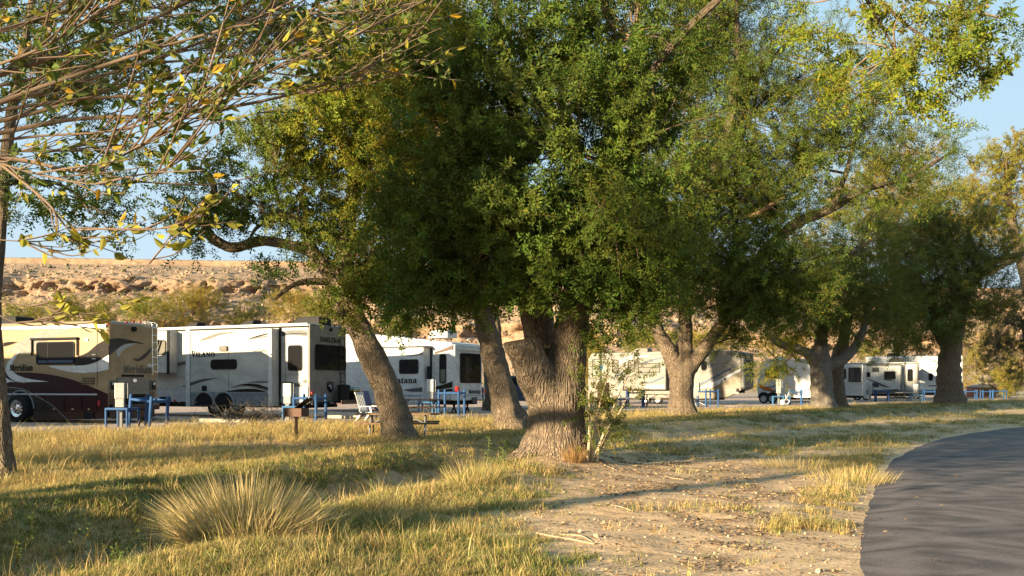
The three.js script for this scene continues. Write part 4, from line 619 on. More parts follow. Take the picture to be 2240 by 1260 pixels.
{ // litter of dead leaves and bark chips on the bare ground
  seed(95); const P = [], C = []; leafGeo(P, C, V(0, 0, 0), V(0, 0.05, 1).normalize(), V(0, 1, 0), 1, 0.5, 0.12, [1, 1, 1], 0.15); const g = fin(P, C), list = [];
  for (let k = 0; k < 90000 && list.length < 22000; k++) { const d = Math.exp(lerp(Math.log(5.5), Math.log(34), rnd())), x = rr(-0.3, 0.72) * d, s = surface(x, d); if (rnd() > s.litter * 0.9 + (s.g < 0.3 && s.nearSide ? 0.05 : 0.015)) continue; if (s.sd > 0 && rnd() > 0.015) continue; list.push([x, d, s]); }
  const im = new THREE.InstancedMesh(g, std(rgb(1, 1, 1), 0.9), list.length), q = new THREE.Quaternion(), m = new THREE.Matrix4(), e = new THREE.Euler();
  list.forEach(([x, d, s], i) => { e.set(rr(-0.5, 0.5), rnd() * 6.28, rr(-0.6, 0.6)); const z = rr(0.025, 0.075) * Math.sqrt(clamp(d / 10, 0.7, 2)); im.setMatrixAt(i, m.compose(V(x, (s.sd > 0 ? 0.045 : groundY(x, d)) + 0.006, -d), q.setFromEuler(e), V(z, z, z))); const y = rnd(); im.setColorAt(i, y < 0.03 ? rgb(0.42, 0.3, 0.13) : y < 0.3 ? rgb(0.30, 0.2, 0.11) : (() => { const k = rr(0.6, 1.4); return rgb(0.13 * k, 0.085 * k, 0.05 * k); })()); });
  im.name = 'leaf_litter'; im.castShadow = im.receiveShadow = true; scene.add(im); tag(im, 'brown dead leaves and bark chips scattered on the bare earth', null, null, 'stuff');
  const peb = new THREE.DodecahedronGeometry(1, 0), list2 = []; for (let k = 0; k < 40000 && list2.length < 700; k++) { const d = Math.exp(lerp(Math.log(5.5), Math.log(40), rnd())), x = rr(-0.4, 0.72) * d, s = surface(x, d); if (s.g > 0.45 || s.sd > -0.02) continue; list2.push([x, d]); }
  const im2 = new THREE.InstancedMesh(peb, std(rgb(1, 1, 1), 0.95), list2.length); list2.forEach(([x, d], i) => { const z = rr(0.005, 0.016) * (rnd() < 0.05 ? 2 : 1); e.set(rnd() * 6, rnd() * 6, rnd() * 6); im2.setMatrixAt(i, m.compose(V(x, groundY(x, d) + z * 0.3, -d), q.setFromEuler(e), V(z * 1.3, z * 0.7, z))); const k = rr(0.7, 1.2); im2.setColorAt(i, rgb(0.42 * k, 0.3 * k, 0.19 * k)); });
  im2.name = 'pebbles'; im2.castShadow = im2.receiveShadow = true; scene.add(im2); tag(im2, 'small pale pebbles on the bare earth', null, null, 'stuff');
}
{ // fallen sticks and bare roots
  const stick = (label, pts, r) => { const w = pts.map(([px, py]) => { const d = (EYE - 0.05) * FOCAL / (py - HORIZON), x = (px - 1120) / FOCAL * d; return V(x, groundY(x, d) + r * 0.8, -d); }), t = thing('fallen_stick', label, 'stick', w[0].clone()); const m = mesh('wood', tube(w.map((p, i) => ({ p: p.clone().sub(w[0]), r: r * (1 - 0.6 * i / (w.length - 1)) })), 7, 6, 0.25), M.twigpale, t); return t; };
  const sticks = [['bleached stick lying on bare earth at the bottom centre, the longest one', [[1175, 1158], [1215, 1165], [1260, 1172], [1300, 1180]], 0.0132], ['forked pale root lying beside the longest stick', [[1225, 1160], [1268, 1164], [1296, 1176]], 0.0090], ['thin pale stick on the sunny earth, left of the road grass', [[1732, 1033], [1755, 1036], [1768, 1037]], 0.0084], ['pale stick in the middle of the brown litter', [[1336, 1103], [1360, 1108], [1384, 1114]], 0.0096], ['pale stick at the upper edge of the litter, right of the shoots', [[1455, 1035], [1475, 1040], [1496, 1043]], 0.0108], ['short curved stick right of the big trunk by the shoots', [[1310, 1022], [1335, 1027], [1350, 1030]], 0.0108]];
  for (const [l, p, r] of sticks) stick(l, p, r);
}
console.log('grass done');
// ------------------------------------------------------------------ trailers and motorhomes
const serif = await new FontLoader().loadAsync('fonts/droid/droid_serif_bold.typeface.json');
// a face of a vehicle: u along it (to the right as seen), v up, w outward; rows of photo pixels are cast onto the real plane
function vehicle(name, label, category, px, d, rotDeg, group) {
  const x = (px - 1120) / FOCAL * d, r = rotDeg * Math.PI / 180, gy = groundY(x, d), o = thing(name, label, category, V(x, gy, -d), -r, group);
  const inv = new THREE.Matrix4().makeRotationY(-r).setPosition(x, gy, -d).invert(), eye = V(0, EYE, 0).applyMatrix4(inv);
  const ray = (a, b) => at(a, b, 1).sub(V(0, EYE, 0)).add(V(0, EYE, 0)).applyMatrix4(inv).sub(eye);
  const face = (kind, off) => {
    const P = (a, b) => { const q = ray(a, b), t = kind === 'side' ? (off - eye.z) / q.z : (off - eye.x) / q.x; return kind === 'side' ? [eye.x + q.x * t, eye.y + q.y * t] : [-(eye.z + q.z * t), eye.y + q.y * t]; };
    const place = (g) => { if (kind === 'rear') g.rotateY(Math.PI / 2).translate(off, 0, 0); else g.translate(0, 0, off); return g; };
    const rect = (x0, y0, x1, y1) => { const my = (y0 + y1) / 2, mx = (x0 + x1) / 2, u0 = P(x0, my)[0], u1 = P(x1, my)[0], v1 = P(mx, y0)[1], v0 = P(mx, y1)[1]; return [u0, v0, u1, v1]; };
    const rshape = (u0, v0, u1, v1, rad) => { const s = new THREE.Shape(), q = Math.min(rad, (u1 - u0) * 0.48, (v1 - v0) * 0.48); s.moveTo(u0 + q, v0); s.lineTo(u1 - q, v0); s.quadraticCurveTo(u1, v0, u1, v0 + q); s.lineTo(u1, v1 - q); s.quadraticCurveTo(u1, v1, u1 - q, v1); s.lineTo(u0 + q, v1); s.quadraticCurveTo(u0, v1, u0, v1 - q); s.lineTo(u0, v0 + q); s.quadraticCurveTo(u0, v0, u0 + q, v0); return s; };
    const ex = (s, depth, z, bevel = 0) => place(new THREE.ExtrudeGeometry(s, { depth, bevelEnabled: bevel > 0, bevelSize: bevel, bevelThickness: bevel, bevelSegments: 2, curveSegments: 8 }).translate(0, 0, z));
    const smooth = (pts, n = 18) => { const c = new THREE.CatmullRomCurve3(pts.map(([a, b]) => V(a, b, 0)), false, 'centripetal'); return c.getPoints(n).map((p) => new THREE.Vector2(p.x, p.y)); };
    const f = {
      P, rect, kind, off,
      panel(nm, x0, y0, x1, y1, mat, { r = 0.02, depth = 0.02, z = 0.002, parent = o, bevel = 0.004 } = {}) { return part(nm, ex(rshape(...rect(x0, y0, x1, y1), r), depth, z + bevel, bevel), mat, parent); },
      metres(nm, u0, v0, u1, v1, mat, { r = 0.02, depth = 0.02, z = 0.002, parent = o, bevel = 0.004 } = {}) { return part(nm, ex(rshape(u0, v0, u1, v1, r), depth, z + bevel, bevel), mat, parent); },
      swoosh(nm, up, low, mat, layer = 1) { const a = smooth(up.map(([p, q]) => P(p, q))), b = smooth(low.map(([p, q]) => P(p, q))).reverse(); return part(nm, ex(new THREE.Shape([...a, ...b]), 0.003, 0.0035 * layer), mat, o); },
      window(x0, y0, x1, y1, { r = 0.09, pane = M.glass, frame = M.rubber, split = 0, hsplit = 0, parent = o } = {}) {
        const [u0, v0, u1, v1] = rect(x0, y0, x1, y1), k = 0.035, sh = rshape(u0 - k, v0 - k, u1 + k, v1 + k, r + k); sh.holes.push(rshape(u0, v0, u1, v1, r));
        const w = part('window', ex(sh, 0.022, 0.004, 0.004), frame, parent);
        part('pane', ex(rshape(u0 - 0.01, v0 - 0.01, u1 + 0.01, v1 + 0.01, r), 0.006, 0.008), pane, w);
        if (split) part('mullion', ex(rshape(lerp(u0, u1, split) - 0.02, v0, lerp(u0, u1, split) + 0.02, v1, 0.002), 0.012, 0.012), frame, w);
        if (hsplit) part('mullion', ex(rshape(u0, lerp(v0, v1, hsplit) - 0.018, u1, lerp(v0, v1, hsplit) + 0.018, 0.002), 0.012, 0.012), frame, w);
        return w;
      },
      text(str, x0, x1, yTop, yBase, mat) {
        const [u0, v0, u1, v1] = rect(x0, yTop, x1, yBase), g = new TextGeometry(str, { font: serif, size: 1, depth: 0.01, curveSegments: 4 }); g.computeBoundingBox(); const b = g.boundingBox;
        g.translate(-b.min.x, 0, 0).scale((u1 - u0) / (b.max.x - b.min.x), (v1 - v0) / 0.74, 1).translate(u0, v0, 0.012); return part('lettering', place(g), mat, o);
      },
      disc(nm, cx, cy, rad, mat, depth = 0.03, seg = 20) { const [u, v] = P(cx, cy); return part(nm, place(new THREE.CylinderGeometry(rad, rad, depth, seg).rotateX(Math.PI / 2).translate(u, v, depth / 2 + 0.002)), mat, o); },
      hatch(x0, y0, x1, y1, mat = M.greypaint) { const [u0, v0, u1, v1] = rect(x0, y0, x1, y1), k = 0.012, sh = rshape(u0, v0, u1, v1, 0.03); sh.holes.push(rshape(u0 + k, v0 + k, u1 - k, v1 - k, 0.025)); const h = part('hatch', ex(sh, 0.004, 0.0165), mat, o); part('latch', ex(rshape((u0 + u1) / 2 - 0.05, v0 + 0.06, (u0 + u1) / 2 + 0.05, v0 + 0.1, 0.01), 0.012, 0.0165), M.chrome, h); return h; },
      grille(x0, y0, x1, y1, n, mat, backMat = M.black) { const [u0, v0, u1, v1] = rect(x0, y0, x1, y1), g = part('vent_grille', ex(rshape(u0, v0, u1, v1, 0.01), 0.006, 0.004), backMat, o); for (let i = 0; i < n; i++) part('slat', place(box(u1 - u0 - 0.02, (v1 - v0) / n * 0.45, 0.03, (u0 + u1) / 2, lerp(v0, v1, (i + 0.5) / n), 0.02)), mat, g); return g; },
    };
    return f;
  };
  const api = { o, side: (off = 0) => face('side', off), rear: (off = 0) => face('rear', off),
    body(L, y0, y1, W, mat, rad = 0.1) { return part('body', new RoundedBoxGeometry(L, y1 - y0, W, 5, rad).translate(-L / 2, (y0 + y1) / 2, -W / 2), mat, o); },
    profile(pts, W, mat, bevel = 0.08) { const s = new THREE.Shape(pts.map(([a, b]) => new THREE.Vector2(a, b))); return part('body', new THREE.ExtrudeGeometry(s, { depth: W - 2 * bevel, bevelEnabled: true, bevelSize: bevel, bevelThickness: bevel, bevelOffset: -bevel, bevelSegments: 4 }).translate(0, 0, -W + bevel), mat, o); },
    roomBox(nm, x0, y0, x1, y1, off, mat, base = -0.05) { const [u0, v0, u1, v1] = face('side', off).rect(x0, y0, x1, y1); return part(nm, box(u1 - u0, v1 - v0, off - base, (u0 + u1) / 2, (v0 + v1) / 2, (off + base) / 2, 0.02), mat, o); },
    wheel(x, y, z, R, rimMat = M.chrome, w = 0.24, spokes = 8) {
      const t = part('wheel', new THREE.LatheGeometry([[R * 0.62, -w / 2], [R * 0.9, -w / 2], [R * 0.98, -w * 0.36], [R, -w * 0.2], [R, w * 0.2], [R * 0.98, w * 0.36], [R * 0.9, w / 2], [R * 0.62, w / 2]].map(([a, b]) => new THREE.Vector2(a, b)), 36).rotateX(Math.PI / 2).translate(x, y, z), M.rubber, o);
      part('rim', new THREE.LatheGeometry([[0.001, w * 0.30], [R * 0.14, w * 0.30], [R * 0.18, w * 0.22], [R * 0.42, w * 0.1], [R * 0.55, w * 0.30], [R * 0.63, w * 0.48], [R * 0.64, w * 0.3]].map(([a, b]) => new THREE.Vector2(a, b)), 36).rotateX(Math.PI / 2).translate(x, y, z), rimMat, t);
      const bolts = []; for (let i = 0; i < spokes; i++) { const a = i / spokes * 6.283; bolts.push(new THREE.CylinderGeometry(R * 0.07, R * 0.07, 0.02, 8).rotateX(Math.PI / 2).translate(x + Math.cos(a) * R * 0.36, y + Math.sin(a) * R * 0.36, z + w * 0.14)); } part('hub_holes', bolts, M.black, t); return t;
    },
    ladder(u0, u1, v0, v1, n, mat, stand = 0.1, hook = 0.25) { // on the rear face; u = -z
      const g = []; for (const u of [u0, u1]) g.push(wire([V(0.02, v0 - 0.05, -u), V(stand, v0, -u), V(stand, (v0 + v1) / 2, -u), V(stand, v1 - 0.08, -u), V(stand - 0.03, v1 + 0.06, -u), V(-hook, v1 + 0.1, -u), V(-hook - 0.08, v1 - 0.05, -u)], 0.015, 40)); 
      const l = part('ladder', g, mat, o); for (let i = 0; i < n; i++) { const y = lerp(v0 + 0.12, v1 - 0.1, i / (n - 1)); part('rung', bar(V(stand, y, -u0), V(stand, y, -u1), 0.013), mat, l); } return l;
    },
    roofUnit(nm, x, y, z, l, h, w, mat) { const s = new THREE.Shape(); s.moveTo(-l / 2, 0); s.lineTo(l / 2, 0); s.lineTo(l / 2, h * 0.75); s.quadraticCurveTo(l / 2, h, l / 2 - 0.06, h); s.lineTo(-l / 2 + l * 0.28, h); s.quadraticCurveTo(-l / 2 + 0.05, h * 0.85, -l / 2, h * 0.25); return part(nm, new THREE.ExtrudeGeometry(s, { depth: w, bevelEnabled: true, bevelSize: 0.03, bevelThickness: 0.03, bevelSegments: 2 }).translate(x, y, z - w / 2), mat, o); },
    openVent(x, y, z, mat = M.plastic) { const s = new THREE.Shape(); s.moveTo(-0.35, 0); s.lineTo(0.3, 0); s.lineTo(0.42, 0.26); s.lineTo(0.05, 0.24); s.quadraticCurveTo(-0.2, 0.2, -0.35, 0); return part('roof_vent', new THREE.ExtrudeGeometry(s, { depth: 0.5, bevelEnabled: true, bevelSize: 0.015, bevelThickness: 0.015, bevelSegments: 1 }).translate(x, y, z - 0.25), mat, o); },
  };
  return api;
}
const ROW = 'trailers and motorhomes parked in the row';

{ // maroon and gold motorhome at the left
  const v = vehicle('motorhome', 'gold motorhome with maroon lower half and a ladder on its rear, at the left', 'motorhome', 238, 31, 19, ROW), o = v.o, S = v.side(), R = v.rear(), W = 2.5, H = 3.62;
  v.body(10.5, 0.42, H, W, M.gold, 0.16);
  part('roof_rail', box(10.2, 0.1, 0.06, -5.2, H - 0.2, 0.02), M.alu, o);
  S.swoosh('stripe', [[178, 709], [120, 715], [60, 738], [8, 772]], [[178, 709], [140, 728], [95, 750], [70, 772], [8, 772]], M.champagne, 1);
  S.swoosh('stripe', [[43, 768], [16, 795], [14, 815], [30, 832], [107, 835]], [[43, 768], [26, 800], [28, 812], [50, 825], [107, 835]], M.white, 2);
  S.swoosh('stripe', [[-20, 790], [2, 805], [16, 828], [60, 838]], [[-20, 860], [0, 848], [20, 836], [60, 838]], M.white, 2);
  S.swoosh('stripe', [[8, 750], [20, 748], [40, 748]], [[8, 758], [20, 755], [40, 748]], M.darkpaint, 2);
  S.swoosh('lower_panel', [[-40, 814], [22, 815], [60, 815], [100, 818], [150, 828], [200, 846], [236, 862]], [[-40, 918], [60, 918], [150, 918], [236, 916]], M.maroon, 1);
  S.swoosh('stripe', [[163, 782], [190, 772], [215, 752], [238, 740]], [[163, 800], [190, 798], [215, 790], [238, 776]], M.darkpaint, 2);
  S.swoosh('stripe', [[108, 800], [163, 800], [200, 796], [238, 776]], [[108, 802], [150, 813], [200, 815], [238, 808]], M.white, 1);
  S.swoosh('stripe', [[14, 846], [50, 850], [80, 865], [120, 890], [150, 920]], [[14, 848], [50, 852], [80, 867], [119, 891], [148, 920]], M.champagne, 3);
  S.swoosh('lower_panel', [[-40, 848], [14, 848], [50, 852], [80, 867], [119, 891], [148, 918]], [[-40, 919], [60, 919], [148, 919]], M.darkpaint, 2);
  S.panel('trim', 15, 861, 213, 864, M.silver, { depth: 0.012, z: 0.012 });
  S.window(82, 750, 162, 795, { split: 0.3, frame: M.black });
  part('window_awning', [...[72, 171].map((x) => { const [u, y] = S.P(x, 742), q = S.P(x, 778)[1]; return box(0.04, y - q, 0.05, u, (y + q) / 2, 0.05); }), (() => { const a = S.P(72, 742), b = S.P(171, 742); return box(b[0] - a[0] + 0.06, 0.07, 0.11, (a[0] + b[0]) / 2, a[1], 0.06); })()], M.black, o);
  S.panel('window_shade', 84, 788, 160, 794, M.bluepaint, { depth: 0.004, z: 0.016, bevel: 0.001 });
  S.text('Meridian', 22, 72, 801, 811, M.darkpaint);
  S.grille(180, 825, 207, 842, 5, M.gold, M.black);
  S.panel('marker_lamp', 186, 741, 194, 746, M.whiteplastic, { depth: 0.03 }); S.panel('reflector', 215, 876, 219, 888, M.red, { depth: 0.02 }); S.panel('step', 186, 902, 206, 916, M.black, { depth: 0.03 });
  S.panel('latch', 203, 775, 211, 777, M.chrome, { depth: 0.02, z: 0.02 }); S.panel('latch', 203, 784, 211, 786, M.chrome, { depth: 0.02, z: 0.02 });
  S.panel('door_seam', 212.5, 711, 213.3, 846, M.black, { depth: 0.002, z: 0.006, bevel: 0.001 });
  { const [u, y] = S.P(45, 907); v.wheel(u, 0.5, -0.1, 0.5, M.chrome, 0.28); const a = new THREE.Shape(); a.absarc(u, 0.5, 0.64, 0, Math.PI, false); a.lineTo(u - 0.64, 0.3); a.lineTo(u + 0.64, 0.3); part('wheel_arch', new THREE.ExtrudeGeometry(a, { depth: 0.004, bevelEnabled: false }).translate(0, 0, 0.011), M.black, o); part('arch_trim', new THREE.TorusGeometry(0.64, 0.025, 8, 40, Math.PI).translate(u, 0.5, 0.015), M.steelgrey, o); o.children.find((c) => c.name === 'wheel').position.z = 0.16; }
  part('chassis', box(9.6, 0.3, 2.2, -5, 0.34, -1.25), M.black, o);
  for (const [a, b] of [[98, 140], [142, 178], [180, 211]]) S.hatch(a, 866, b, 900, M.black);
  // rear
  R.swoosh('stripe', [[238, 742], [262, 740], [285, 744], [318, 752]], [[238, 778], [258, 762], [275, 752], [318, 752]], M.darkpaint, 1);
  R.swoosh('stripe', [[300, 750], [285, 752], [264, 758], [254, 770], [258, 783]], [[300, 750], [288, 756], [272, 763], [264, 772], [258, 783]], M.silver, 2);
  R.swoosh('stripe', [[288, 783], [300, 790], [318, 782], [334, 762]], [[288, 783], [300, 785], [316, 774], [334, 758]], M.darkpaint, 2);
  R.swoosh('lower_panel', [[239, 858], [290, 860], [338, 856]], [[239, 916], [290, 915], [338, 912]], M.maroon, 1);
  R.panel('engine_cover', 255, 827, 324, 862, M.champagne, { depth: 0.05, r: 0.06 }); R.grille(270, 842, 316, 894, 8, M.plastic, M.black); R.panel('emblem', 287, 829, 295, 836, M.chrome, { r: 0.08, depth: 0.02, z: 0.06 });
  R.panel('handle_recess', 266, 820, 314, 824, M.black, { depth: 0.02 }); R.text('Meridian', 270, 331, 804, 816, M.taupe);
  for (const [a, b] of [[236.5, 251], [327, 339]]) { R.panel('lamp_housing', a, 832, b, 855, M.champagne, { depth: 0.04 }); R.panel('tail_light', lerp(a, b, 0.2), 835, lerp(a, b, 0.8), 852, M.plastic, { depth: 0.03, z: 0.05 }); R.panel('lamp_lens', lerp(a, b, 0.3), 837, lerp(a, b, 0.7), 842, M.whiteplastic, { depth: 0.012, z: 0.085 }); }
  R.disc('camera', 291, 720, 0.09, M.black, 0.1); R.panel('licence_plate', 322, 796, 333, 803, M.whiteplastic, { depth: 0.02 });
  for (const x of [276, 291, 306]) R.panel('clearance_lamp', x - 2, 703, x + 2, 706, M.red, { depth: 0.03 }); R.panel('clearance_lamp', 234, 706, 238, 710, M.red, { depth: 0.03 });
  { const a = R.P(326, 720), b = R.P(337, 720); v.ladder(a[0], b[0], 1.72, H - 0.05, 7, M.chrome, 0.14, 0.5); }
  part('bumper', box(0.25, 0.22, 2.3, 0.02, 0.55, -1.25, 0.05), M.maroon, o);
  v.roofUnit('roof_air_conditioner', -5.6, H, -1.2, 0.9, 0.3, 0.8, M.plastic);
}
{ // cream fifth-wheel trailer
  const v = vehicle('camper_trailer', 'long cream trailer with black swooshes, big slide-out and grey rear wall with a ladder', 'trailer', 675, 36, 23, ROW), o = v.o, S = v.side(), R = v.rear(0.072), W = 2.6, H = 3.84, F = v.side(0.55);
  v.body(12, 0.62, H, W, M.cream, 0.07); part('rear_cap', new RoundedBoxGeometry(0.07, H - 0.62, W + 0.02, 3, 0.03).translate(0.035, (H + 0.62) / 2, -W / 2), M.champagne, o);
  part('roof_edge', box(12, 0.06, 0.05, -6, H - 0.1, 0.02), M.black, o); part('roof_membrane', box(11.8, 0.06, 2.5, -6, H + 0.02, -1.3, 0.03), M.white, o);
  S.metres('lower_skirt', -12, 0.63, -0.02, 1.28, M.silver, { depth: 0.012 });
  v.roomBox('slide_out', 409, 721, 594, 888, 0.55, M.cream); F.panel('slide_skirt', 409.5, 858, 593.5, 887, M.steelgrey, { depth: 0.006 });
  for (const [a, b] of [[408, 416], [588, 595]]) F.panel('slide_trim', a, 720, b, 889, M.white, { depth: 0.03 });
  { const [u, y0] = F.P(594, 888), y1 = F.P(594, 721)[1]; part('slide_seal', box(0.05, y1 - y0 + 0.12, 0.1, u + 0.03, (y0 + y1) / 2 + 0.05, 0.05), M.black, o); }
  // front slide with its window
  v.roomBox('slide_out', 318, 724, 370, 816, 0.5, M.cream); const G = v.side(0.5); G.panel('slide_trim', 366, 722, 371, 818, M.black, { depth: 0.03 }); G.window(344, 746, 362, 774, { pane: M.blind });
  part('awning_arm', [bar(V(G.P(338, 790)[0], G.P(338, 790)[1], 0.62), V(G.P(352, 744)[0], G.P(352, 744)[1], 0.62), 0.05)], M.black, o);
  // swooshes
  const sw = (f, up, low, m, l = 1) => f.swoosh('stripe', up, low, m, l);
  sw(F, [[430, 747], [455, 736], [480, 728], [528, 726]], [[430, 747], [458, 742], [482, 733], [528, 726]], M.taupe); sw(F, [[535, 745], [560, 735], [588, 728]], [[535, 745], [562, 738], [588, 731]], M.darkpaint); sw(F, [[545, 743], [568, 737], [588, 733]], [[545, 743], [568, 740], [588, 736]], M.greypaint);
  sw(S, [[616, 726], [640, 722], [672, 722]], [[616, 732], [640, 733], [672, 736]], M.greypaint); sw(S, [[616, 733], [640, 729], [672, 729]], [[616, 735], [640, 731], [672, 731]], M.darkpaint, 2);
  sw(F, [[413, 838], [440, 830], [480, 826]], [[413, 845], [440, 836], [480, 826]], M.greypaint); sw(S, [[372, 798], [390, 793], [408, 789]], [[372, 806], [390, 801], [408, 797]], M.taupe); sw(S, [[376, 855], [390, 848], [408, 842]], [[376, 856], [390, 857], [408, 857]], M.greypaint);
  sw(F, [[502, 849], [530, 840], [560, 840], [588, 848]], [[502, 849], [530, 843], [560, 845], [588, 852]], M.darkpaint); sw(F, [[538, 837], [565, 834], [588, 834]], [[538, 837], [565, 837], [588, 837]], M.greypaint); sw(F, [[494, 856], [530, 851], [560, 851], [585, 857]], [[494, 857], [540, 857.5], [560, 857.5], [585, 857.8]], M.darkpaint);
  sw(F, [[512, 848], [540, 843], [588, 850]], [[512, 848], [540, 845], [588, 855]], M.greypaint);
  sw(S, [[616, 834], [640, 836], [672, 847]], [[616, 836], [640, 845], [672, 856]], M.taupe, 1); sw(S, [[655, 836], [672, 829]], [[655, 836], [672, 838]], M.taupe, 1); sw(S, [[616, 858], [640, 857], [674, 857]], [[616, 888], [640, 886], [674, 884]], M.taupe, 4);
  S.window(632, 757, 660, 809, { r: 0.1 }); F.window(463, 788, 517, 806, { r: 0.12 });
  F.text('V', 419, 428, 770.5, 781, M.darkpaint); F.text('ILANO', 428.5, 470, 773, 781, M.darkpaint);
  F.panel('outside_lamp', 482, 757, 498, 768, M.taupe, { depth: 0.07 }); F.panel('outlet_cover', 443, 844, 452, 857, M.black, { depth: 0.03, r: 0.04 });
  S.panel('service_panel', 351, 868, 374, 881, M.plastic, { depth: 0.02, z: 0.016 }); S.disc('marker_lamp', 383, 876, 0.05, M.red, 0.04);
  for (const [a, b] of [[420, 440], [515, 548], [552, 585]]) F.hatch(a, 862, b, 884); S.hatch(625, 818, 668, 854); S.hatch(380, 862, 406, 884);
  F.panel('seam', 500, 723, 500.7, 856, M.greypaint, { depth: 0.002, bevel: 0.0006 }); S.panel('seam', 624, 718, 624.6, 884, M.greypaint, { depth: 0.002, bevel: 0.0006 });
  // double wheel arch and wheels, under the slide
  { const a = F.P(447, 905)[0], b = F.P(490, 905)[0]; for (const u of [a, b]) { v.wheel(u, 0.42, -0.2, 0.42, M.alu, 0.24); const s = new THREE.Shape(); s.absarc(u, 0.5, 0.52, 0, Math.PI, false); part('wheel_arch', new THREE.ExtrudeGeometry(s, { depth: 0.012, bevelEnabled: false }).translate(0, 0, 0.56), M.black, o); part('fender', new THREE.TorusGeometry(0.54, 0.05, 8, 30, Math.PI).translate(u, 0.52, 0.57), M.steelgrey, o); } }
  part('chassis', box(11.4, 0.22, 2, -5.9, 0.52, -1.35), M.black, o);
  for (const x of [-1, -4.4, -9]) part('stabiliser_jack', bar(V(x, 0.02, -0.25), V(x, 0.6, -0.25), 0.035), M.galv, o);
  // rear wall
  R.window(690, 757, 755, 808, { r: 0.1 }); R.text('VANLEIGH', 700, 745, 741, 749.5, M.darkpaint);
  R.swoosh('emblem', [[714.5, 836], [722, 834], [730, 836]], [[714.5, 836], [715.5, 850], [722, 859], [728.5, 850], [730, 836]], M.darkpaint, 1);
  R.swoosh('emblem_mark', [[718, 844], [722, 841], [726, 846]], [[718, 844], [722, 847], [724, 852], [726, 846]], M.silver, 2);
  for (const [x, y] of [[687, 711], [713, 712], [722, 713], [731, 713], [755, 713]]) R.disc('clearance_lamp', x, y, 0.035, M.plastic, 0.04); R.disc('camera', 722.5, 721.5, 0.07, M.black, 0.08); R.disc('tail_light', 682, 860, 0.08, M.red, 0.05); R.disc('tail_light', 752, 856, 0.08, M.red, 0.05);
  { const a = 2.06, b = 2.4; v.ladder(a, b, 1.0, H - 0.02, 8, M.black, 0.12, 0.45); }
  part('bumper', box(0.12, 0.12, 2.5, 0.12, 0.6, -1.3), M.black, o); part('reflector_tape', [0, 1, 2, 3, 4].map((i) => box(0.01, 0.07, 0.24, 0.186, 0.6, -1.35 - i * 0.25)).filter((_, i) => i % 2), M.red, o); part('reflector_tape', [0, 1, 2, 3, 4].map((i) => box(0.01, 0.07, 0.24, 0.186, 0.6, -1.35 - i * 0.25)).filter((_, i) => !(i % 2)), M.whiteplastic, o);
  for (const x of [397, 521]) v.openVent(S.P(x, 705)[0] - 0.3, H + 0.03, -1.1); v.roofUnit('roof_air_conditioner', -0.75, H + 0.04, -1.3, 1.25, 0.3, 0.8, M.plastic);
  // carrier with bin and crates: things of their own, standing on the rear carrier
  part('cargo_carrier', [box(0.62, 0.05, 1.7, 0.5, 0.58, -2.0), box(0.03, 0.14, 1.7, 0.8, 0.66, -2.0)], M.rust, o);
  const w = (x, y, z) => V(x, y, z).applyMatrix4(new THREE.Matrix4().makeRotationY(o.rotation.y).setPosition(o.position));
  const bin = thing('waste_bin', 'black ribbed dustbin with lid on the carrier behind the cream trailer', 'bin', w(0.52, 0.606, -1.75), o.rotation.y); part('barrel', new THREE.LatheGeometry([[0, 0], [0.2, 0], [0.22, 0.05], [0.26, 0.66], [0.275, 0.68], [0.25, 0.7], [0, 0.7]].map(([a, b]) => new THREE.Vector2(a, b)), 28), M.plastic, bin); part('lid', new THREE.LatheGeometry([[0, 0.79], [0.1, 0.785], [0.25, 0.75], [0.285, 0.72], [0.285, 0.69], [0.27, 0.69]].map(([a, b]) => new THREE.Vector2(a, b)), 28), M.black, bin);
  const ct = thing('storage_crate', 'dark crate with red straps next to the dustbin on the carrier', 'crate', w(0.52, 0.606, -2.45), o.rotation.y); part('box', box(0.5, 0.5, 0.6, 0, 0.25, 0), M.plastic, ct); part('strap', [box(0.52, 0.52, 0.05, 0, 0.25, 0.18), box(0.52, 0.52, 0.05, 0, 0.25, -0.18)], M.red, ct); part('lid', box(0.54, 0.05, 0.64, 0, 0.525, 0), M.yellow, ct);
  const tw = thing('folded_towels', 'pile of blue and white towels on top of the crate', 'towels', w(0.52, 1.157, -2.45), o.rotation.y); for (let i = 0; i < 3; i++) part('towel', box(0.42 - 0.05 * i, 0.035, 0.56 - 0.08 * i, 0.02 * i, 0.02 + 0.037 * i, 0, 0.016), i % 2 ? M.whiteplastic : M.cyan, tw);
}
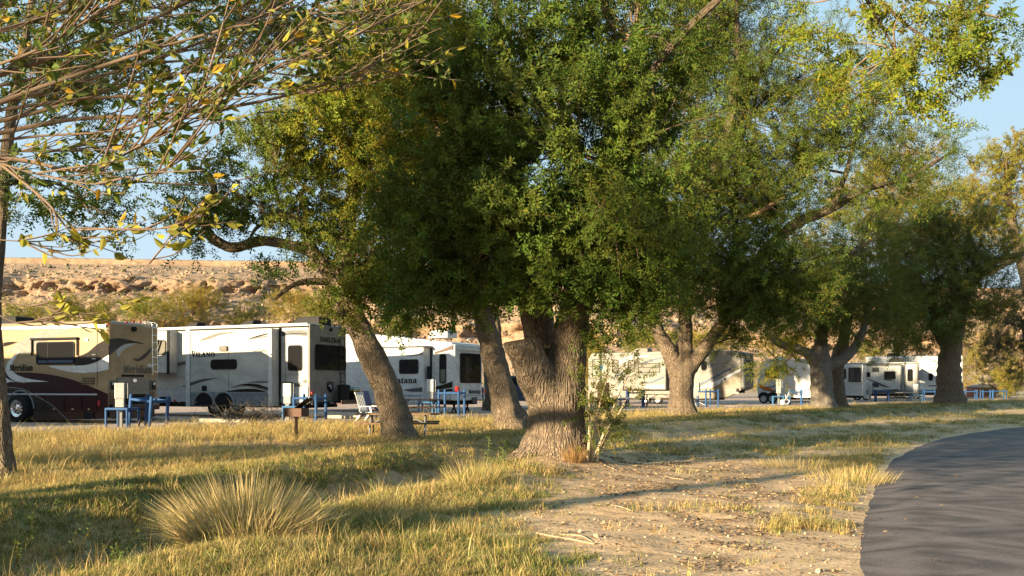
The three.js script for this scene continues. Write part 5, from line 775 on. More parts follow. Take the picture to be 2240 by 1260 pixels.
{ // white trailer behind the leaning trunk
  const v = vehicle('camper_trailer', 'white trailer with brown swooshes and a big rear window, between two leaning trunks', 'trailer', 991, 42, 31, ROW), o = v.o, S = v.side(), R = v.rear(0.072), F = v.side(0.6), W = 2.5;
  const q = (a, b) => S.P(a, b), hr = q(990, 747)[1];
  v.profile([[0, 0.62], [0, hr - 0.22], [-0.12, hr - 0.05], [-0.4, hr], [-1.4, hr + 0.1], [-5, hr + 0.5], [-9, hr + 0.6], [-9.6, hr + 0.3], [-9.6, 0.7], [-9, 0.62]], W, M.white, 0.1);
  part('rear_cap', new RoundedBoxGeometry(0.1, hr - 0.75, W - 0.12, 4, 0.05).translate(0.02, (hr + 0.5) / 2, -W / 2), M.white, o);
  v.roomBox('slide_out', 800, 760, 926, 886, 0.6, M.white); part('slide_seal', box(0.06, F.P(926, 756)[1] - F.P(926, 888)[1], 0.08, F.P(926, 820)[0] + 0.04, (F.P(926, 756)[1] + F.P(926, 888)[1]) / 2, 0.03), M.black, o);
  { const a = F.P(800, 757), b = F.P(930, 757); part('slide_topper', box(b[0] - a[0], 0.09, 0.7, (a[0] + b[0]) / 2, b[1] - 0.02, 0.28), M.greypaint, o); const u = b[0] - 0.06; part('slide_window', [box(0.02, 0.62, 0.28, u + 0.075, 1.95, 0.33, 0.01)], M.glass, o); }
  const sw = (f, up, low, m, l = 1) => f.swoosh('stripe', up, low, m, l);
  sw(F, [[887, 779], [905, 776], [924, 771]], [[887, 779], [905, 778.5], [924, 775]], M.brownpaint); sw(F, [[880, 853], [900, 850], [924, 847]], [[880, 853], [900, 857], [924, 857]], M.greypaint); sw(S, [[951, 770], [970, 763], [990, 754]], [[951, 774], [970, 770], [990, 765]], M.brownpaint); sw(S, [[951, 846], [970, 841], [990, 834]], [[951, 857], [970, 857], [990, 856]], M.darkpaint); sw(S, [[951, 853], [970, 851], [990, 848]], [[951, 854], [970, 852], [990, 850]], M.white, 2);
  F.window(875, 788, 914, 816, { split: 0.55 }); S.window(963, 776, 975, 837, { r: 0.12 }); S.panel('window_shade', 964, 808, 974.5, 836, M.paleblind, { z: 0.012, depth: 0.004, bevel: 0.001 });
  F.text('Montana', 844, 912, 829, 838, M.darkpaint); S.metres('lower_skirt', -9, 0.66, -0.3, 1.0, M.white, { depth: 0.008 });
  F.panel('hatch_seam', 857, 864, 924, 865, M.steelgrey, { depth: 0.003, bevel: 0.001 });
  F.hatch(862, 866, 890, 882); F.hatch(893, 866, 920, 882); S.hatch(953, 862, 985, 880);
  R.window(1007, 775, 1050, 836, { r: 0.1, hsplit: 0.24 }); part('cap_brow', box(0.14, 0.1, 1.9, 0.06, R.P(1030, 766)[1], -1.28, 0.045), M.white, o); R.text('Montana', 1025, 1050, 854, 861, M.greypaint); R.panel('hitch_plate', 1031, 869, 1041, 881, M.greypaint, { depth: 0.03, z: 0.05 }); R.panel('tail_light', 995, 851, 1003, 861, M.red, { depth: 0.05 }); R.panel('tail_light', 1056, 851, 1060, 861, M.red, { depth: 0.05 }); R.panel('lower_seam', 1004, 864, 1056, 865, M.steelgrey, { depth: 0.004, z: 0.055, bevel: 0.001 });
  for (const x of [1010, 1020, 1030, 1040]) R.disc('clearance_lamp', x, 748, 0.035, M.plastic, 0.06);
  v.ladder(2.2, 2.48, 0.55, 1.35, 3, M.chrome, 0.14, 0.02); part('upper_ladder', [bar(V(0.1, 1.4, -2.25), V(0.1, hr - 0.1, -2.25), 0.012), ...[1.6, 2.0, 2.4, 2.8].map((y) => bar(V(0.02, y, -2.25), V(0.12, y, -2.25), 0.012))], M.black, o);
  v.roofUnit('roof_air_conditioner', S.P(955, 745)[0] - 0.5, hr + 0.28, -1.2, 1.1, 0.34, 0.8, M.whiteplastic);
  part('roof_rail', wire([V(-0.5, hr - 0.05, -1.9), V(-0.4, hr + 0.22, -1.9), V(-0.1, hr + 0.22, -2.2), V(0.02, hr - 0.1, -2.3)], 0.014), M.alu, o);
  for (const x of [-3.4, -4.3]) v.wheel(x, 0.4, -0.2, 0.4, M.alu); part('chassis', box(8.8, 0.2, 2, -4.5, 0.52, -1.25), M.black, o);
  part('stabiliser_jack', [bar(V(-0.5, 0.02, -0.6), V(-0.5, 0.62, -1.0), 0.04), bar(V(-0.5, 0.02, -1.0), V(-0.5, 0.62, -0.6), 0.04)], M.black, o); part('stabiliser_jack', [bar(V(-0.5, 0.02, -1.8), V(-0.5, 0.62, -2.1), 0.04), bar(V(-0.5, 0.02, -2.1), V(-0.5, 0.62, -1.8), 0.04)], M.black, o);
}
{ // pickup parked beyond, mostly hidden by the trunk
  const x = (1072 - 1120) / FOCAL * 53, o = thing('pickup_truck', 'blue pickup seen between the white trailer and the leaning dark trunk', 'truck', V(x - 1.0, groundY(x, 53), -53), -0.5);
  const s = new THREE.Shape([[0, 0.5], [0, 1.0], [0.1, 1.2], [1.6, 1.22], [1.75, 1.3], [2.2, 1.85], [3.6, 1.88], [3.9, 1.3], [5.5, 1.25], [5.6, 1.1], [5.6, 0.5]].map(([a, b]) => new THREE.Vector2(a, b)));
  part('body', new THREE.ExtrudeGeometry(s, { depth: 1.7, bevelEnabled: true, bevelSize: 0.06, bevelThickness: 0.06, bevelSegments: 3 }).translate(0, 0, -1.8), M.bluepaint, o);
  for (const [a, b] of [[2.25, 2.95], [3.05, 3.7]]) part('window', box(b - a, 0.42, 0.03, (a + b) / 2, 1.58, 0), M.glass, o); part('bumper', box(0.16, 0.22, 1.8, -0.08, 0.6, -0.95, 0.05), M.chrome, o); part('tail_light', box(0.05, 0.35, 0.16, -0.06, 1.0, -0.12), M.red, o); part('headlight', box(0.05, 0.2, 0.3, 5.66, 0.95, -0.2), M.whiteplastic, o);
  for (const wx of [1.1, 4.6]) { const t = part('wheel', new THREE.CylinderGeometry(0.38, 0.38, 0.24, 28).rotateX(Math.PI / 2).translate(wx, 0.38, 0), M.rubber, o); part('rim', new THREE.CylinderGeometry(0.24, 0.24, 0.02, 24).rotateX(Math.PI / 2).translate(wx, 0.38, 0.13), M.alu, t); part('spokes', [0, 1, 2, 3, 4].map((k) => box(0.05, 0.15, 0.02, 0, 0.14, 0).rotateZ(k * 1.2566).translate(wx, 0.38, 0.145)), M.plastic, t); }
}
{ // long beige fifth wheel right of the middle tree
  const v = vehicle('camper_trailer', 'long beige trailer with blue swooshes and a dark nose, behind the forked trunk', 'trailer', 1622, 62, 29, ROW), o = v.o, S = v.side(), R = v.rear(0.262), F = v.side(0.5), W = 2.5;
  const p = (a, b) => S.P(a, b), H = p(1622, 768)[1], L = -p(1286, 800)[0];
  v.profile([[0, p(1622, 852)[1]], [0, H - 0.3], [-0.25, H], [-2.2, H + 0.12], [-L + 0.3, H + 0.05], [-L, H - 0.4], [-L, 0.5], [-L + 0.2, 0.42], [-1.9, 0.42]], W, M.champagne, 0.08);
  part('nose_cap', new RoundedBoxGeometry(0.4, H - p(1622, 852)[1] - 0.1, W - 0.05, 4, 0.16).translate(0.06, (H + p(1622, 852)[1]) / 2 - 0.03, -W / 2), M.greypaint, o);
  R.window(1630, 790, 1641, 815, { r: 0.1 }); R.panel('nose_stripe', 1626, 816, 1650, 822, M.bluepaint, { z: 0.002 });
  part('roof_edge', box(L - 0.6, 0.07, 0.05, -L / 2, H - 0.12, 0.01), M.tan, o);
  v.roomBox('slide_out', 1338, 777, 1456, 852, 0.5, M.champagne); part('slide_seal', box(0.05, F.P(1456, 775)[1] - F.P(1456, 853)[1], 0.08, F.P(1456, 820)[0] + 0.05, (F.P(1456, 775)[1] + F.P(1456, 853)[1]) / 2, 0.03), M.tan, o);
  const sw = (f, up, low, m, l = 1) => f.swoosh('stripe', up, low, m, l);
  sw(F, [[1340, 826], [1358, 815], [1374, 806]], [[1340, 829], [1358, 819], [1374, 811]], M.bluepaint); sw(F, [[1389, 800], [1415, 789], [1452, 780]], [[1389, 803], [1415, 793], [1452, 783]], M.bluepaint); sw(F, [[1398, 840], [1425, 834], [1453, 822]], [[1398, 840], [1425, 838], [1453, 827]], M.bluepaint); sw(F, [[1340, 800], [1375, 780], [1420, 778]], [[1340, 806], [1375, 788], [1420, 779]], M.white, 1); sw(F, [[1385, 845], [1420, 842], [1454, 840]], [[1385, 846], [1420, 850], [1454, 851]], M.beige);
  sw(S, [[1526, 842], [1560, 824], [1602, 803]], [[1526, 847], [1560, 829], [1602, 806]], M.bluepaint); sw(S, [[1530, 848], [1570, 832], [1620, 806]], [[1528, 855], [1570, 842], [1620, 812]], M.white); sw(S, [[1528, 786], [1540, 783], [1562, 788]], [[1528, 789], [1542, 788], [1562, 789]], M.greypaint); sw(S, [[1524, 852], [1550, 846], [1570, 836], [1620, 812]], [[1524, 872], [1560, 871], [1590, 868], [1620, 854]], M.tan); sw(S, [[1546, 805], [1555, 800], [1562, 795]], [[1546, 807], [1556, 803], [1562, 795]], M.greypaint, 2);
  S.window(1297, 787, 1329, 821, { pane: M.paleblind, r: 0.06, hsplit: 0.66, split: 0.5 }); for (const [a, b] of [[1340, 1352], [1375, 1388]]) F.window(a, 788, b, 813, { pane: M.blind, r: 0.1 }); F.window(1397, 796, 1443, 814, { pane: M.blind, hsplit: 0.55, r: 0.06 }); S.window(1535, 790, 1545, 809, { r: 0.14 });
  for (const [a, b] of [[1340, 1368], [1372, 1400], [1404, 1432]]) S.hatch(a, 857, b, 872, M.taupe); S.hatch(1545, 853, 1580, 868, M.taupe);
  F.text('WINDSPORT', 1405, 1434, 818, 822, M.greypaint);
  S.panel('cargo_hatch', 1586, 850, 1616, 862, M.champagne, { depth: 0.01 }); S.panel('vent', 1611, 850, 1617, 857, M.black, { depth: 0.02, z: 0.016 }); S.panel('porch_lamp', 1569, 834, 1576, 839, M.whiteplastic, { depth: 0.05 }); S.disc('marker_lamp', 1586, 829, 0.07, M.plastic, 0.06);
  v.roofUnit('roof_air_conditioner', S.P(1393, 772)[0], H + 0.02, -1.2, 1.1, 0.34, 0.9, M.taupe);
  for (const x of [-6.2, -7.1]) v.wheel(x, 0.4, -0.25, 0.4, M.alu); part('chassis', box(L - 2, 0.2, 2, -L / 2 - 0.8, 0.42, -1.25), M.black, o); part('landing_leg', bar(V(-1.7, 0.0, -0.3), V(-1.7, 0.9, -0.3), 0.05), M.black, o); part('hitch', box(0.9, 0.3, 0.6, -0.6, p(1622, 852)[1] - 0.1, -1.25), M.black, o);
}
function ribs(v, L, y0, y1, n, mat, z = 0.006) { const g = []; for (let i = 0; i < n; i++) g.push(box(L - 0.2, (y1 - y0) / n * 0.55, 0.014, -L / 2, lerp(y0, y1, (i + 0.5) / n), z, 0.005)); return part('siding_ribs', g, mat, v.o); }
{ // small white travel trailer
  const v = vehicle('camper_trailer', 'small white ribbed trailer with an orange and black flash, left of the pale-barked tree', 'trailer', 1776, 66, 29, ROW), o = v.o, S = v.side(), p = (a, b) => S.P(a, b), H = p(1740, 785)[1], L = -p(1655, 850)[0];
  v.profile([[0, 0.45], [0, H - 0.1], [-0.1, H], [-L + 0.7, H], [-L + 0.25, H - 0.5], [-L, 1.3], [-L + 0.1, 0.6], [-L + 0.3, 0.45]], 2.4, M.white, 0.06); ribs(v, L - 1, 0.9, H - 0.25, 22, M.white);
  S.window(1675, 809, 1702, 826, { r: 0.08 }); S.swoosh('stripe', [[1660, 840], [1672, 844], [1700, 856]], [[1660, 846], [1672, 852], [1700, 856]], M.orangepaint, 6); S.swoosh('stripe', [[1675, 846], [1690, 845], [1700, 839]], [[1675, 847], [1690, 847], [1700, 841]], M.darkpaint, 7); S.swoosh('stripe', [[1668, 848], [1690, 852], [1712, 857]], [[1668, 852], [1690, 857], [1712, 857.5]], M.greypaint, 5); S.disc('marker_lamp', 1768, 852, 0.07, M.red, 0.05);
  for (const a of [1671, 1690]) { const u = p(a, 875)[0]; v.wheel(u, 0.36, -0.08, 0.36, M.whiteplastic, 0.2).position.z = 0.12; const s = new THREE.Shape(); s.absarc(u, 0.4, 0.46, 0, Math.PI, false); part('wheel_arch', new THREE.ExtrudeGeometry(s, { depth: 0.01, bevelEnabled: false }).translate(0, 0, 0.014), M.black, o); }
  part('lower_trim', box(L - 0.6, 0.1, 0.03, -L / 2, 0.52, 0.01), M.alu, o); part('roof_vent', box(0.5, 0.2, 0.5, -L + 1.5, H + 0.1, -1.2, 0.04), M.whiteplastic, o); part('chassis', box(L - 0.6, 0.16, 1.8, -L / 2, 0.36, -1.2), M.black, o);
}
{ // silver ribbed trailer between the trunks and the far cream one
  const v = vehicle('camper_trailer', 'silver ribbed trailer with a dark square window, behind the paired trunks', 'trailer', 1887, 73, 29, ROW), o = v.o, S = v.side(), H = S.P(1870, 797)[1], L = 6.4;
  v.body(L, 0.5, H, 2.4, M.silver, 0.08); ribs(v, L, 0.8, H - 0.2, 20, M.silver); S.window(1857, 805, 1882, 835, { r: 0.06 }); S.window(1838, 808, 1850, 828, { r: 0.06 });
  for (const x of [-3, -3.8]) v.wheel(x, 0.36, -0.1, 0.36, M.alu, 0.2).position.z = 0.12; part('chassis', box(L - 0.6, 0.16, 1.8, -L / 2, 0.4, -1.2), M.black, o); part('corner_trim', box(0.05, H - 0.6, 0.05, -0.02, (H + 0.5) / 2, 0.0), M.alu, o);
}
{ // far cream trailer
  const v = vehicle('camper_trailer', 'far cream trailer with dark slide-out trim and green swooshes, left of the willow', 'trailer', 2004, 80, 27, ROW), o = v.o, S = v.side(), R = v.rear(0.082), F = v.side(0.6), H = S.P(2004, 792)[1], L = 8.6;
  v.body(L, 0.6, H, 2.5, M.cream, 0.07); part('rear_cap', new RoundedBoxGeometry(0.08, H - 0.65, 2.52, 3, 0.03).translate(0.04, (H + 0.6) / 2, -1.25), M.beige, o); v.roomBox('slide_out', 1887, 800, 1970, 853, 0.6, M.cream);
  { const a = F.rect(1886, 798, 1971, 853); part('slide_trim', [box(a[2] - a[0], 0.09, 0.66, (a[0] + a[2]) / 2, a[3] + 0.02, 0.32), box(0.1, a[3] - a[1], 0.05, a[2], (a[1] + a[3]) / 2, 0.6), box(0.08, a[3] - a[1], 0.06, a[2] + 0.3, (a[1] + a[3]) / 2, 0.03)], M.greypaint, o); }
  F.window(1935, 813, 1958, 829, { r: 0.08 }); F.window(1888, 815, 1903, 824, { r: 0.12 }); F.grille(1908, 804, 1923, 814, 3, M.greypaint); F.grille(1908, 837, 1923, 847, 3, M.greypaint); S.window(1986, 808, 1996, 833, { r: 0.1 }); R.window(2009, 808, 2027, 832, { r: 0.08 });
  F.swoosh('stripe', [[1892, 827], [1915, 834], [1948, 848]], [[1892, 827], [1913, 837], [1948, 848]], M.greypaint, 1); F.swoosh('stripe', [[1924, 840], [1940, 845], [1950, 849]], [[1924, 844], [1940, 848], [1950, 849]], M.greypaint, 2); F.swoosh('stripe', [[1928, 849], [1950, 852], [1965, 850]], [[1928, 850], [1950, 853], [1965, 852]], M.darkpaint, 2); F.swoosh('stripe', [[1926, 829], [1945, 830], [1962, 835]], [[1926, 829], [1945, 833], [1962, 835]], M.greypaint, 2);
  S.swoosh('stripe', [[1985, 800], [1995, 803], [2002, 807]], [[1985, 800], [1995, 805], [2002, 810]], M.greypaint, 1); part('roof_edge', box(L, 0.08, 0.06, -L / 2, H - 0.1, 0.02), M.greypaint, o); S.metres('lower_skirt', -L, 0.62, -0.05, 1.0, M.steelgrey, { depth: 0.01 });
  v.roofUnit('roof_air_conditioner', S.P(1958, 790)[0], H, -1.2, 1.2, 0.34, 0.9, M.plastic); part('roof_vent', box(0.6, 0.16, 0.5, S.P(1905, 790)[0], H + 0.07, -1, 0.05), M.taupe, o); v.ladder(2.1, 2.45, 1.0, H - 0.05, 6, M.black, 0.12, 0.4);
  for (const x of [-4.2, -5]) v.wheel(x, 0.4, -0.25, 0.4, M.alu); part('chassis', box(L - 0.6, 0.2, 2, -L / 2, 0.5, -1.25), M.black, o); R.disc('camera', 2018, 800, 0.08, M.black, 0.06);
}
{ // last white trailer
  const v = vehicle('camper_trailer', 'tall white trailer at the far end of the row, half hidden by the willow trunk', 'trailer', 2106, 88, 27, ROW), o = v.o, S = v.side(), R = v.rear(), H = S.P(2060, 778)[1], L = 9;
  v.body(L, 0.6, H, 2.5, M.white, 0.14); S.window(2032, 817, 2040, 832, { r: 0.14 }); S.window(2054, 814, 2066, 829, { r: 0.1 }); S.panel('stripe', 2031, 810, 2050, 813, M.greypaint, { depth: 0.004, bevel: 0.001 }); S.panel('stripe', 2031, 843, 2052, 845, M.darkpaint, { depth: 0.004, bevel: 0.001 }); R.window(2110, 800, 2117, 836, { r: 0.1 }); part('roof_vent', box(0.8, 0.26, 0.6, -4, H + 0.12, -1.2, 0.06), M.taupe, o); S.metres('lower_skirt', -L, 0.62, -0.05, 0.95, M.steelgrey, { depth: 0.008 }); v.roofUnit('roof_air_conditioner', -6.4, H, -1.2, 1.2, 0.34, 0.9, M.plastic);
  for (const x of [-4.2, -5]) v.wheel(x, 0.4, -0.1, 0.4, M.alu).position.z = 0.12; part('chassis', box(L - 0.6, 0.2, 2, -L / 2, 0.5, -1.25), M.black, o);
}
{ // the next motorhome to the left, outside the frame: its roof draws the shadow line on the maroon one
  const v = vehicle('motorhome', 'white motorhome parked out of frame to the left of the maroon one', 'motorhome', -430, 24.6, 19, ROW), o = v.o;
  v.body(10, 0.42, 3.6, 2.5, M.white, 0.14); part('window', [box(1.4, 0.8, 0.03, -2, 2.1, 0.01), box(1.1, 0.7, 0.03, -5, 2.1, 0.01)], M.glass, o); part('lower_skirt', box(9.6, 0.5, 0.02, -5, 0.72, 0.01), M.tan, o); for (const x of [-2.6, -8.2]) v.wheel(x, 0.48, -0.1, 0.48, M.chrome, 0.26).position.z = 0.14; v.roofUnit('roof_air_conditioner', -4, 3.6, -1.2, 1.1, 0.32, 0.8, M.whiteplastic); part('chassis', box(9.2, 0.3, 2.1, -5, 0.34, -1.25), M.black, o);
}
console.log('vehicles done');
// ------------------------------------------------------------------ campsite furniture
const spot = (px, d, turn = 0) => { const x = (px - 1120) / FOCAL * d; return V(x, groundY(x, d), -d); };
function barrier(label, px, d, w, dep, h, turn, tilt = 0, mat = M.blue, mat2 = M.blue) {   // blue pipe guard: four posts, rails on top
  const o = thing('pipe_guard', label, 'guard rail', spot(px, d), turn, 'blue pipe guards at the hook-ups'); o.rotation.z = tilt;
  const r = 0.055, pts = [[-w / 2, dep / 2], [w / 2, dep / 2], [w / 2, -dep / 2], [-w / 2, -dep / 2]];
  for (const [x, z] of pts) { const p = part('post', [new THREE.CylinderGeometry(r, r, h + 0.16, 14).translate(x, h / 2 - 0.06, z)], mat, o); part('cap', new THREE.SphereGeometry(r, 12, 6, 0, 6.3, 0, 1.57).scale(1, 0.5, 1).translate(x, h + 0.02, z), mat, p); }
  for (let i = 0; i < 4; i++) { if (i === 2 && dep < 0.5) continue; const a = pts[i], b = pts[(i + 1) % 4]; part('rail', bar(V(a[0], h - 0.12, a[1]), V(b[0], h - 0.12, b[1]), r * 0.85, 12), i % 2 ? mat2 : mat, o); }
  return o;
}
function lowRail(label, px, d, w, dep, h, turn, mat = M.bluelight) {
  const o = thing('low_pipe_rail', label, 'guard rail', spot(px, d), turn, 'low blue pipe rails round the pedestals'), r = 0.04, pts = [[-w / 2, dep / 2], [w / 2, dep / 2], [w / 2, -dep / 2], [-w / 2, -dep / 2]];
  for (const [x, z] of pts) part('post', new THREE.CylinderGeometry(r, r, h + 0.1, 12).translate(x, h / 2 - 0.05, z), mat, o);
  for (let i = 0; i < 4; i++) { const a = pts[i], b = pts[(i + 1) % 4]; part('rail', bar(V(a[0], h - 0.03, a[1]), V(b[0], h - 0.03, b[1]), r, 12), mat, o); }
  return o;
}
function pedestal(label, px, d, h, turn, boxMat = M.greybox) {
  const o = thing('power_pedestal', label, 'power pedestal', spot(px, d), turn, 'electric pedestals');
  part('post', box(0.14, h * 0.62, 0.14, 0, h * 0.3 - 0.03, 0, 0.01), M.galv, o); part('meter_box', box(0.26, h * 0.2, 0.2, 0, h * 0.55, 0.02, 0.015), M.greybox, o); const b = part('outlet_box', box(0.3, h * 0.36, 0.22, 0, h * 0.82, 0.03, 0.02), boxMat, o); part('box_door', box(0.26, h * 0.3, 0.015, 0.01, h * 0.82, 0.148, 0.006), boxMat, b); part('open_lid', box(0.02, h * 0.34, 0.2, 0.2, h * 0.82, 0.08).rotateY(0.3), M.galv, o); return o;
}
barrier('leftmost blue guard, leaning, behind the maroon motorhome', 323, 28.6, 0.82, 0.75, 0.98, -0.35, -0.09); lowRail('low blue rail at the pedestal by the maroon motorhome', 268, 28.4, 0.75, 0.6, 0.62, -0.2, M.blue); pedestal('grey pedestal behind the maroon motorhome', 263, 28.5, 1.42, 0.25);
barrier('blue guard in front of the grey rear wall of the cream trailer', 678, 34.2, 0.95, 0.75, 0.96, -0.3); lowRail('low blue rail below the side window of the cream trailer', 640, 33.8, 0.55, 0.5, 0.55, -0.2); pedestal('pale pedestal in front of the cream trailer', 629, 34, 1.42, 0.1, M.whiteplastic);
barrier('light blue guard behind the white trailer', 988, 40, 0.95, 0.75, 1.1, -0.3, 0, M.blue, M.bluelight); lowRail('low blue rail left of the light blue guard', 935, 40.2, 0.65, 0.55, 0.6, -0.2); pedestal('cream pedestal in front of the white trailer side', 941, 40.4, 1.62, 0.1, M.whiteplastic);
barrier('blue guard below the beige trailer slide-out', 1390, 56.5, 1.0, 0.7, 1.0, -0.3); lowRail('low dark blue rail left of that guard below the beige trailer', 1357, 56.3, 0.7, 0.5, 0.5, -0.2, M.blue); pedestal('blue-grey pedestal beside the leafy shoots', 1357, 56.6, 1.65, 0.1);
barrier('blue guard right of the forked trunk', 1549, 55.5, 0.9, 0.9, 1.08, 0.35); pedestal('grey pedestal touching the right side of the forked trunk in view', 1523, 55.8, 1.55, 0.1);
barrier('blue guard in front of the small white trailer', 1740, 62, 0.8, 0.6, 1.02, -0.2); lowRail('low teal rail at the pedestal of the small white trailer', 1702, 61.8, 0.7, 0.5, 0.62, -0.2); pedestal('tall grey pedestal in front of the small white trailer', 1703, 62, 1.8, 0.1);
barrier('blue guard before the far cream trailer, left one', 1929, 75, 1.0, 0.6, 0.95, -0.2); pedestal('grey pedestal before the far cream trailer', 1903, 75.4, 1.35, 0.1); barrier('blue guard at the rear of the far cream trailer', 2034, 77, 1.0, 0.6, 0.95, -0.2); pedestal('pale pedestal at the rear of the far cream trailer', 2002, 77.5, 1.5, 0.1, M.whiteplastic); lowRail('low teal rail at the rear of the far cream trailer', 2004, 77.2, 0.9, 0.5, 0.6, -0.1);
barrier('blue guard right of the willow trunk', 2122, 80, 1.0, 0.6, 0.95, -0.2); barrier('rightmost blue guard beside the brick tank', 2184, 84, 1.2, 0.6, 0.95, -0.1); barrier('blue guard just left of the rightmost one, by the brick tank', 2158, 88, 0.9, 0.6, 0.9, -0.1);

{ // pedestal grill with its lid open
  const o = thing('camp_grill', 'rusty box grill on a post with its lid propped open', 'grill', spot(648, 23.6), -0.25);
  part('post', new THREE.CylinderGeometry(0.04, 0.045, 0.62, 14).translate(0, 0.28, 0), M.rust, o); part('collar', new THREE.CylinderGeometry(0.07, 0.06, 0.06, 14).translate(0, 0.57, 0), M.rust, o);
  const W = 0.52, D = 0.42, y = 0.6, t = 0.012; part('firebox', [box(W, t, D, 0, y, 0), box(W, 0.22, t, 0, y + 0.11, D / 2), box(W, 0.22, t, 0, y + 0.11, -D / 2), box(t, 0.22, D, -W / 2, y + 0.11, 0), box(t, 0.22, D, W / 2, y + 0.11, 0)], M.rust, o);
  for (let i = 0; i < 3; i++) part('vent_slot', box(0.07, 0.012, 0.006, -0.19, y + 0.08 + i * 0.035, D / 2 + 0.008), M.black, o);
  part('grate', [...Array(9).keys()].map((i) => bar(V(-W / 2, y + 0.19, -D / 2 + 0.03 + i * 0.045), V(W / 2, y + 0.19, -D / 2 + 0.03 + i * 0.045), 0.006)), M.black, o);
  const lid = part('lid', box(0.46, 0.015, D, 0, 0, 0).translate(0.23, 0, 0).rotateZ(0.62).translate(0.04, y + 0.22, 0), M.black, o); part('lid_handle', bar(V(0.42, y + 0.5, -0.1), V(0.42, y + 0.5, 0.1), 0.01), M.galv, o);
}
function picnic(label, px, d, L, h, turn, topMat = M.wood, frameMat = M.galv) {
  const o = thing('picnic_table', label, 'picnic table', spot(px, d), turn, 'picnic tables');
  for (let i = 0; i < 4; i++) part('top_plank', box(L, 0.045, 0.17, 0, h, -0.28 + i * 0.185, 0.008), topMat, o);
  for (const s of [-1, 1]) for (let i = 0; i < 2; i++) part('bench_plank', box(L, 0.045, 0.14, 0, h * 0.6, s * (0.62 + i * 0.15), 0.008), topMat, o);
  for (const x of [-L * 0.33, L * 0.33]) { part('frame', [bar(V(x, 0, -0.68), V(x, h - 0.03, -0.16), 0.026), bar(V(x, 0, 0.68), V(x, h - 0.03, 0.16), 0.026), bar(V(x, h * 0.57, -0.8), V(x, h * 0.57, 0.8), 0.024)], frameMat, o); part('brace', bar(V(x, h * 0.55, 0), V(x * 0.25, h - 0.03, 0), 0.02), frameMat, o); }
  return o;
}
picnic('picnic table with weathered brown planks, passing behind the leaning pale trunk', 872, 25.1, 2.3, 0.62, 0.06); picnic('darker picnic table beside the white trailer slide-out', 905, 35.5, 2.2, 0.76, -0.15, M.darkwood); picnic('long brown picnic table left of the forked trunk', 1446, 54.5, 2.6, 0.8, -0.1, M.darkwood, M.rust); picnic('grey picnic table in front of the far cream trailer', 1986, 73, 2.2, 0.78, 0.5, M.taupe, M.black);
function chair(label, px, d, turn, mat, name = 'lawn_chair') {
  const o = thing(name, label, 'chair', spot(px, d), turn);
  const lean = (g) => g.rotateX(-0.3).translate(0, 0.42, -0.22);
  for (let i = 0; i < 5; i++) part('back_slat', lean(box(0.075, 0.66, 0.02, -0.2 + i * 0.1, 0.34, 0, 0.008)), mat, o); part('top_rail', lean(box(0.52, 0.09, 0.03, 0, 0.68, 0, 0.01)), mat, o); part('lower_rail', lean(box(0.52, 0.06, 0.03, 0, 0.05, 0, 0.01)), mat, o);
  for (let i = 0; i < 4; i++) part('seat_slat', box(0.52, 0.022, 0.105, 0, 0.38 + i * 0.012, -0.18 + i * 0.115, 0.008), mat, o);
  for (const s of [-1, 1]) { part('armrest', box(0.07, 0.03, 0.52, s * 0.3, 0.62, 0.02, 0.012), mat, o); part('front_leg', plank(V(s * 0.3, 0, 0.34), V(s * 0.3, 0.62, 0.24), 0.05, 0.06), mat, o); part('rear_leg', plank(V(s * 0.27, 0, -0.44), V(s * 0.27, 0.42, -0.14), 0.05, 0.06), mat, o); }
  return o;
}
chair('white plastic garden chair left of the leaning pale trunk', 808, 30.5, 1.15, M.whiteplastic);
{ const o = chair('purple padded camp chair behind the white garden chair', 816, 33.4, 1.2, M.black, 'camp_chair'); part('cushion', [box(0.54, 0.72, 0.09, 0, 0.36, 0.05, 0.04).rotateX(-0.3).translate(0, 0.42, -0.22), box(0.54, 0.09, 0.5, 0, 0.46, 0.0, 0.04)], M.purple, o); }
{ // dark wooden board with a pole, behind the shoots
  const o = thing('meter_board', 'dark wooden board on a pole with a small blue plate, behind the leafy shoots', 'signboard', spot(1318, 46), 0.1); part('pole', box(0.1, 2.95, 0.1, -0.08, 1.47, -0.06), M.taupe, o); for (let i = 0; i < 4; i++) part('plank', box(0.155, 1.35, 0.04, -0.2 + i * 0.16, 0.82, 0.03, 0.006), M.darkwood, o); part('post', box(0.1, 1.5, 0.1, 0.3, 0.7, -0.05), M.darkwood, o); part('plate', box(0.2, 0.2, 0.015, -0.08, 2.28, 0.01, 0.004), M.bluelight, o);
}
{ // round brick tank beyond the willow
  const o = thing('brick_tank', 'low round red brick tank at the far right', 'tank', spot(2146, 104)), n = 44, R = 1.5, rows = 12, hb = 0.1; const geo = box(2 * Math.PI * R / n - 0.012, hb - 0.012, 0.12, 0, 0, 0, 0.006), mats = [M.brick, std(rgb(0.34, 0.13, 0.09), 0.9), std(rgb(0.26, 0.095, 0.065), 0.9)];
  part('core', new THREE.CylinderGeometry(R - 0.07, R - 0.07, rows * hb, 40, 1, true).translate(0, rows * hb / 2, 0), M.concrete, o);
  seed(33); for (let j = 0; j < rows; j++) { const g = []; for (let i = 0; i < n; i++) { const a = (i + (j % 2) / 2) / n * 6.283; g.push(geo.clone().translate(0, 0, R).rotateY(a).translate(0, (j + 0.5) * hb, 0)); } part('brick_course', g, mats[j % 3], o).userData.kind = 'stuff'; }
  part('lid', new THREE.LatheGeometry([[0, 0.34], [0.5, 0.32], [1.3, 0.12], [1.62, 0], [1.62, -0.05], [1.5, -0.05]].map(([a, b]) => new THREE.Vector2(a, b + rows * hb)), 40), M.taupe, o);
}
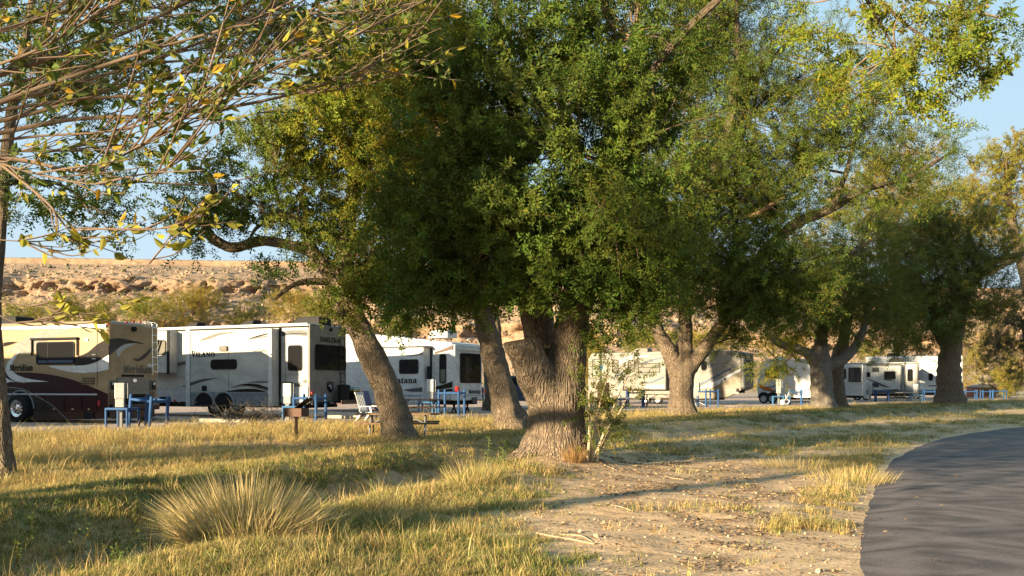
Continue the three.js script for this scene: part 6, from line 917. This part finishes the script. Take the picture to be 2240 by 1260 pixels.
{ // pale kerb and hose
  const k = thing('kerb_log', 'long pale concrete kerb lying below the cream trailer', 'kerb', spot(430, 32.6), -0.35); part('kerb', box(5.2, 0.14, 0.18, 0, 0.06, 0, 0.03), M.concrete, k); const k2 = thing('kerb_log', 'short pale kerb below the dustbin of the cream trailer', 'kerb', spot(752, 36), -0.35); part('kerb', box(1.6, 0.14, 0.18, 0, 0.06, 0, 0.03), M.concrete, k2);
  const hose = (label, rows, r) => { const w = rows.map(([px, d, y]) => { const p = spot(px, d); p.y += y; return p; }), o = thing('garden_hose', label, 'hose', w[0].clone()); part('tube', new THREE.TubeGeometry(new THREE.CatmullRomCurve3(w.map((p) => p.clone().sub(w[0]))), 80, r, 7), M.whiteplastic, o); };
  hose('white hose lying on the grass in front of the small white trailer', [[1530, 55, 0.3], [1545, 55, 0.1], [1575, 55.5, 0.06], [1610, 56, 0.05], [1650, 57, 0.05], [1690, 58, 0.05], [1712, 59, 0.06]], 0.025); hose('white hose hanging in a loop beside the blue guard', [[1726, 60, 0.9], [1722, 60, 0.6], [1714, 60, 0.25], [1720, 60, 0.1], [1727, 60, 0.3], [1720, 60, 0.5], [1718, 60, 0.75]], 0.025);
  const b = thing('propane_bottle', 'small white gas bottle beside the teal rail', 'gas bottle', spot(1712, 61)); part('tank', new THREE.LatheGeometry([[0, 0.02], [0.12, 0.03], [0.15, 0.1], [0.15, 0.3], [0.1, 0.37], [0, 0.38]].map(([x, y]) => new THREE.Vector2(x, y)), 18), M.whiteplastic, b); part('collar', new THREE.TorusGeometry(0.07, 0.015, 6, 18).rotateX(1.57).translate(0, 0.42, 0), M.galv, b);
  const rb = thing('red_bucket', 'small red bucket hanging on the light blue guard', 'bucket', V(spot(1000, 39.5).x, 1.28, -39.5)); part('pail', new THREE.CylinderGeometry(0.1, 0.085, 0.2, 18).translate(0, 0.1, 0), M.red, rb); part('rim', new THREE.TorusGeometry(0.1, 0.01, 6, 18).rotateX(1.57).translate(0, 0.2, 0), M.red, rb);
}
{ // pile of dead brush
  seed(501); const p = spot(545, 31), o = thing('brush_pile', 'grey heap of dead brush in front of the cream trailer wheels', 'brush pile', p), g = [];
  for (let i = 0; i < 150; i++) { const a = V(rr(-0.9, 0.9), rr(0, 0.3), rr(-0.4, 0.4)), dir = V(gauss() + 0.3, rr(0.1, 0.8), gauss() * 0.7).normalize(), l = rr(0.3, 0.9), b = a.clone().addScaledVector(dir, l * 0.5).add(V(0, rr(-0.05, 0.08), 0)), c = b.clone().addScaledVector(dir, l * 0.5).add(V(rr(-0.1, 0.1), rr(-0.12, 0.08), 0)); g.push(tube([{ p: a, r: 0.012 }, { p: b, r: 0.008 }, { p: c, r: 0.003 }], 4, 3, 0.1)); }
  const m = mesh('dead_twigs', mergeGeometries(g), M.barkgrey, o); m.userData.kind = 'stuff';
  const im = new THREE.InstancedMesh(SPRIGS.bush[0], leafMat, 90); im.name = 'dead_leaves'; im.userData.kind = 'stuff'; const m4 = new THREE.Matrix4(), q = new THREE.Quaternion(), e = new THREE.Euler(); for (let i = 0; i < 90; i++) { e.set(rr(-1, 1), rnd() * 6, rr(-1, 1)); const s = rr(0.4, 0.7); im.setMatrixAt(i, m4.compose(V(gauss() * 0.6, rr(0.05, 0.55), gauss() * 0.3), q.setFromEuler(e), V(s, s, s))); im.setColorAt(i, rgb(0.16, 0.14, 0.10)); } o.add(im);
}
console.log('props done');
scene.traverse((o) => { if (o.isMesh) { o.castShadow = true; o.receiveShadow = true; } });
renderer.render(scene, camera);
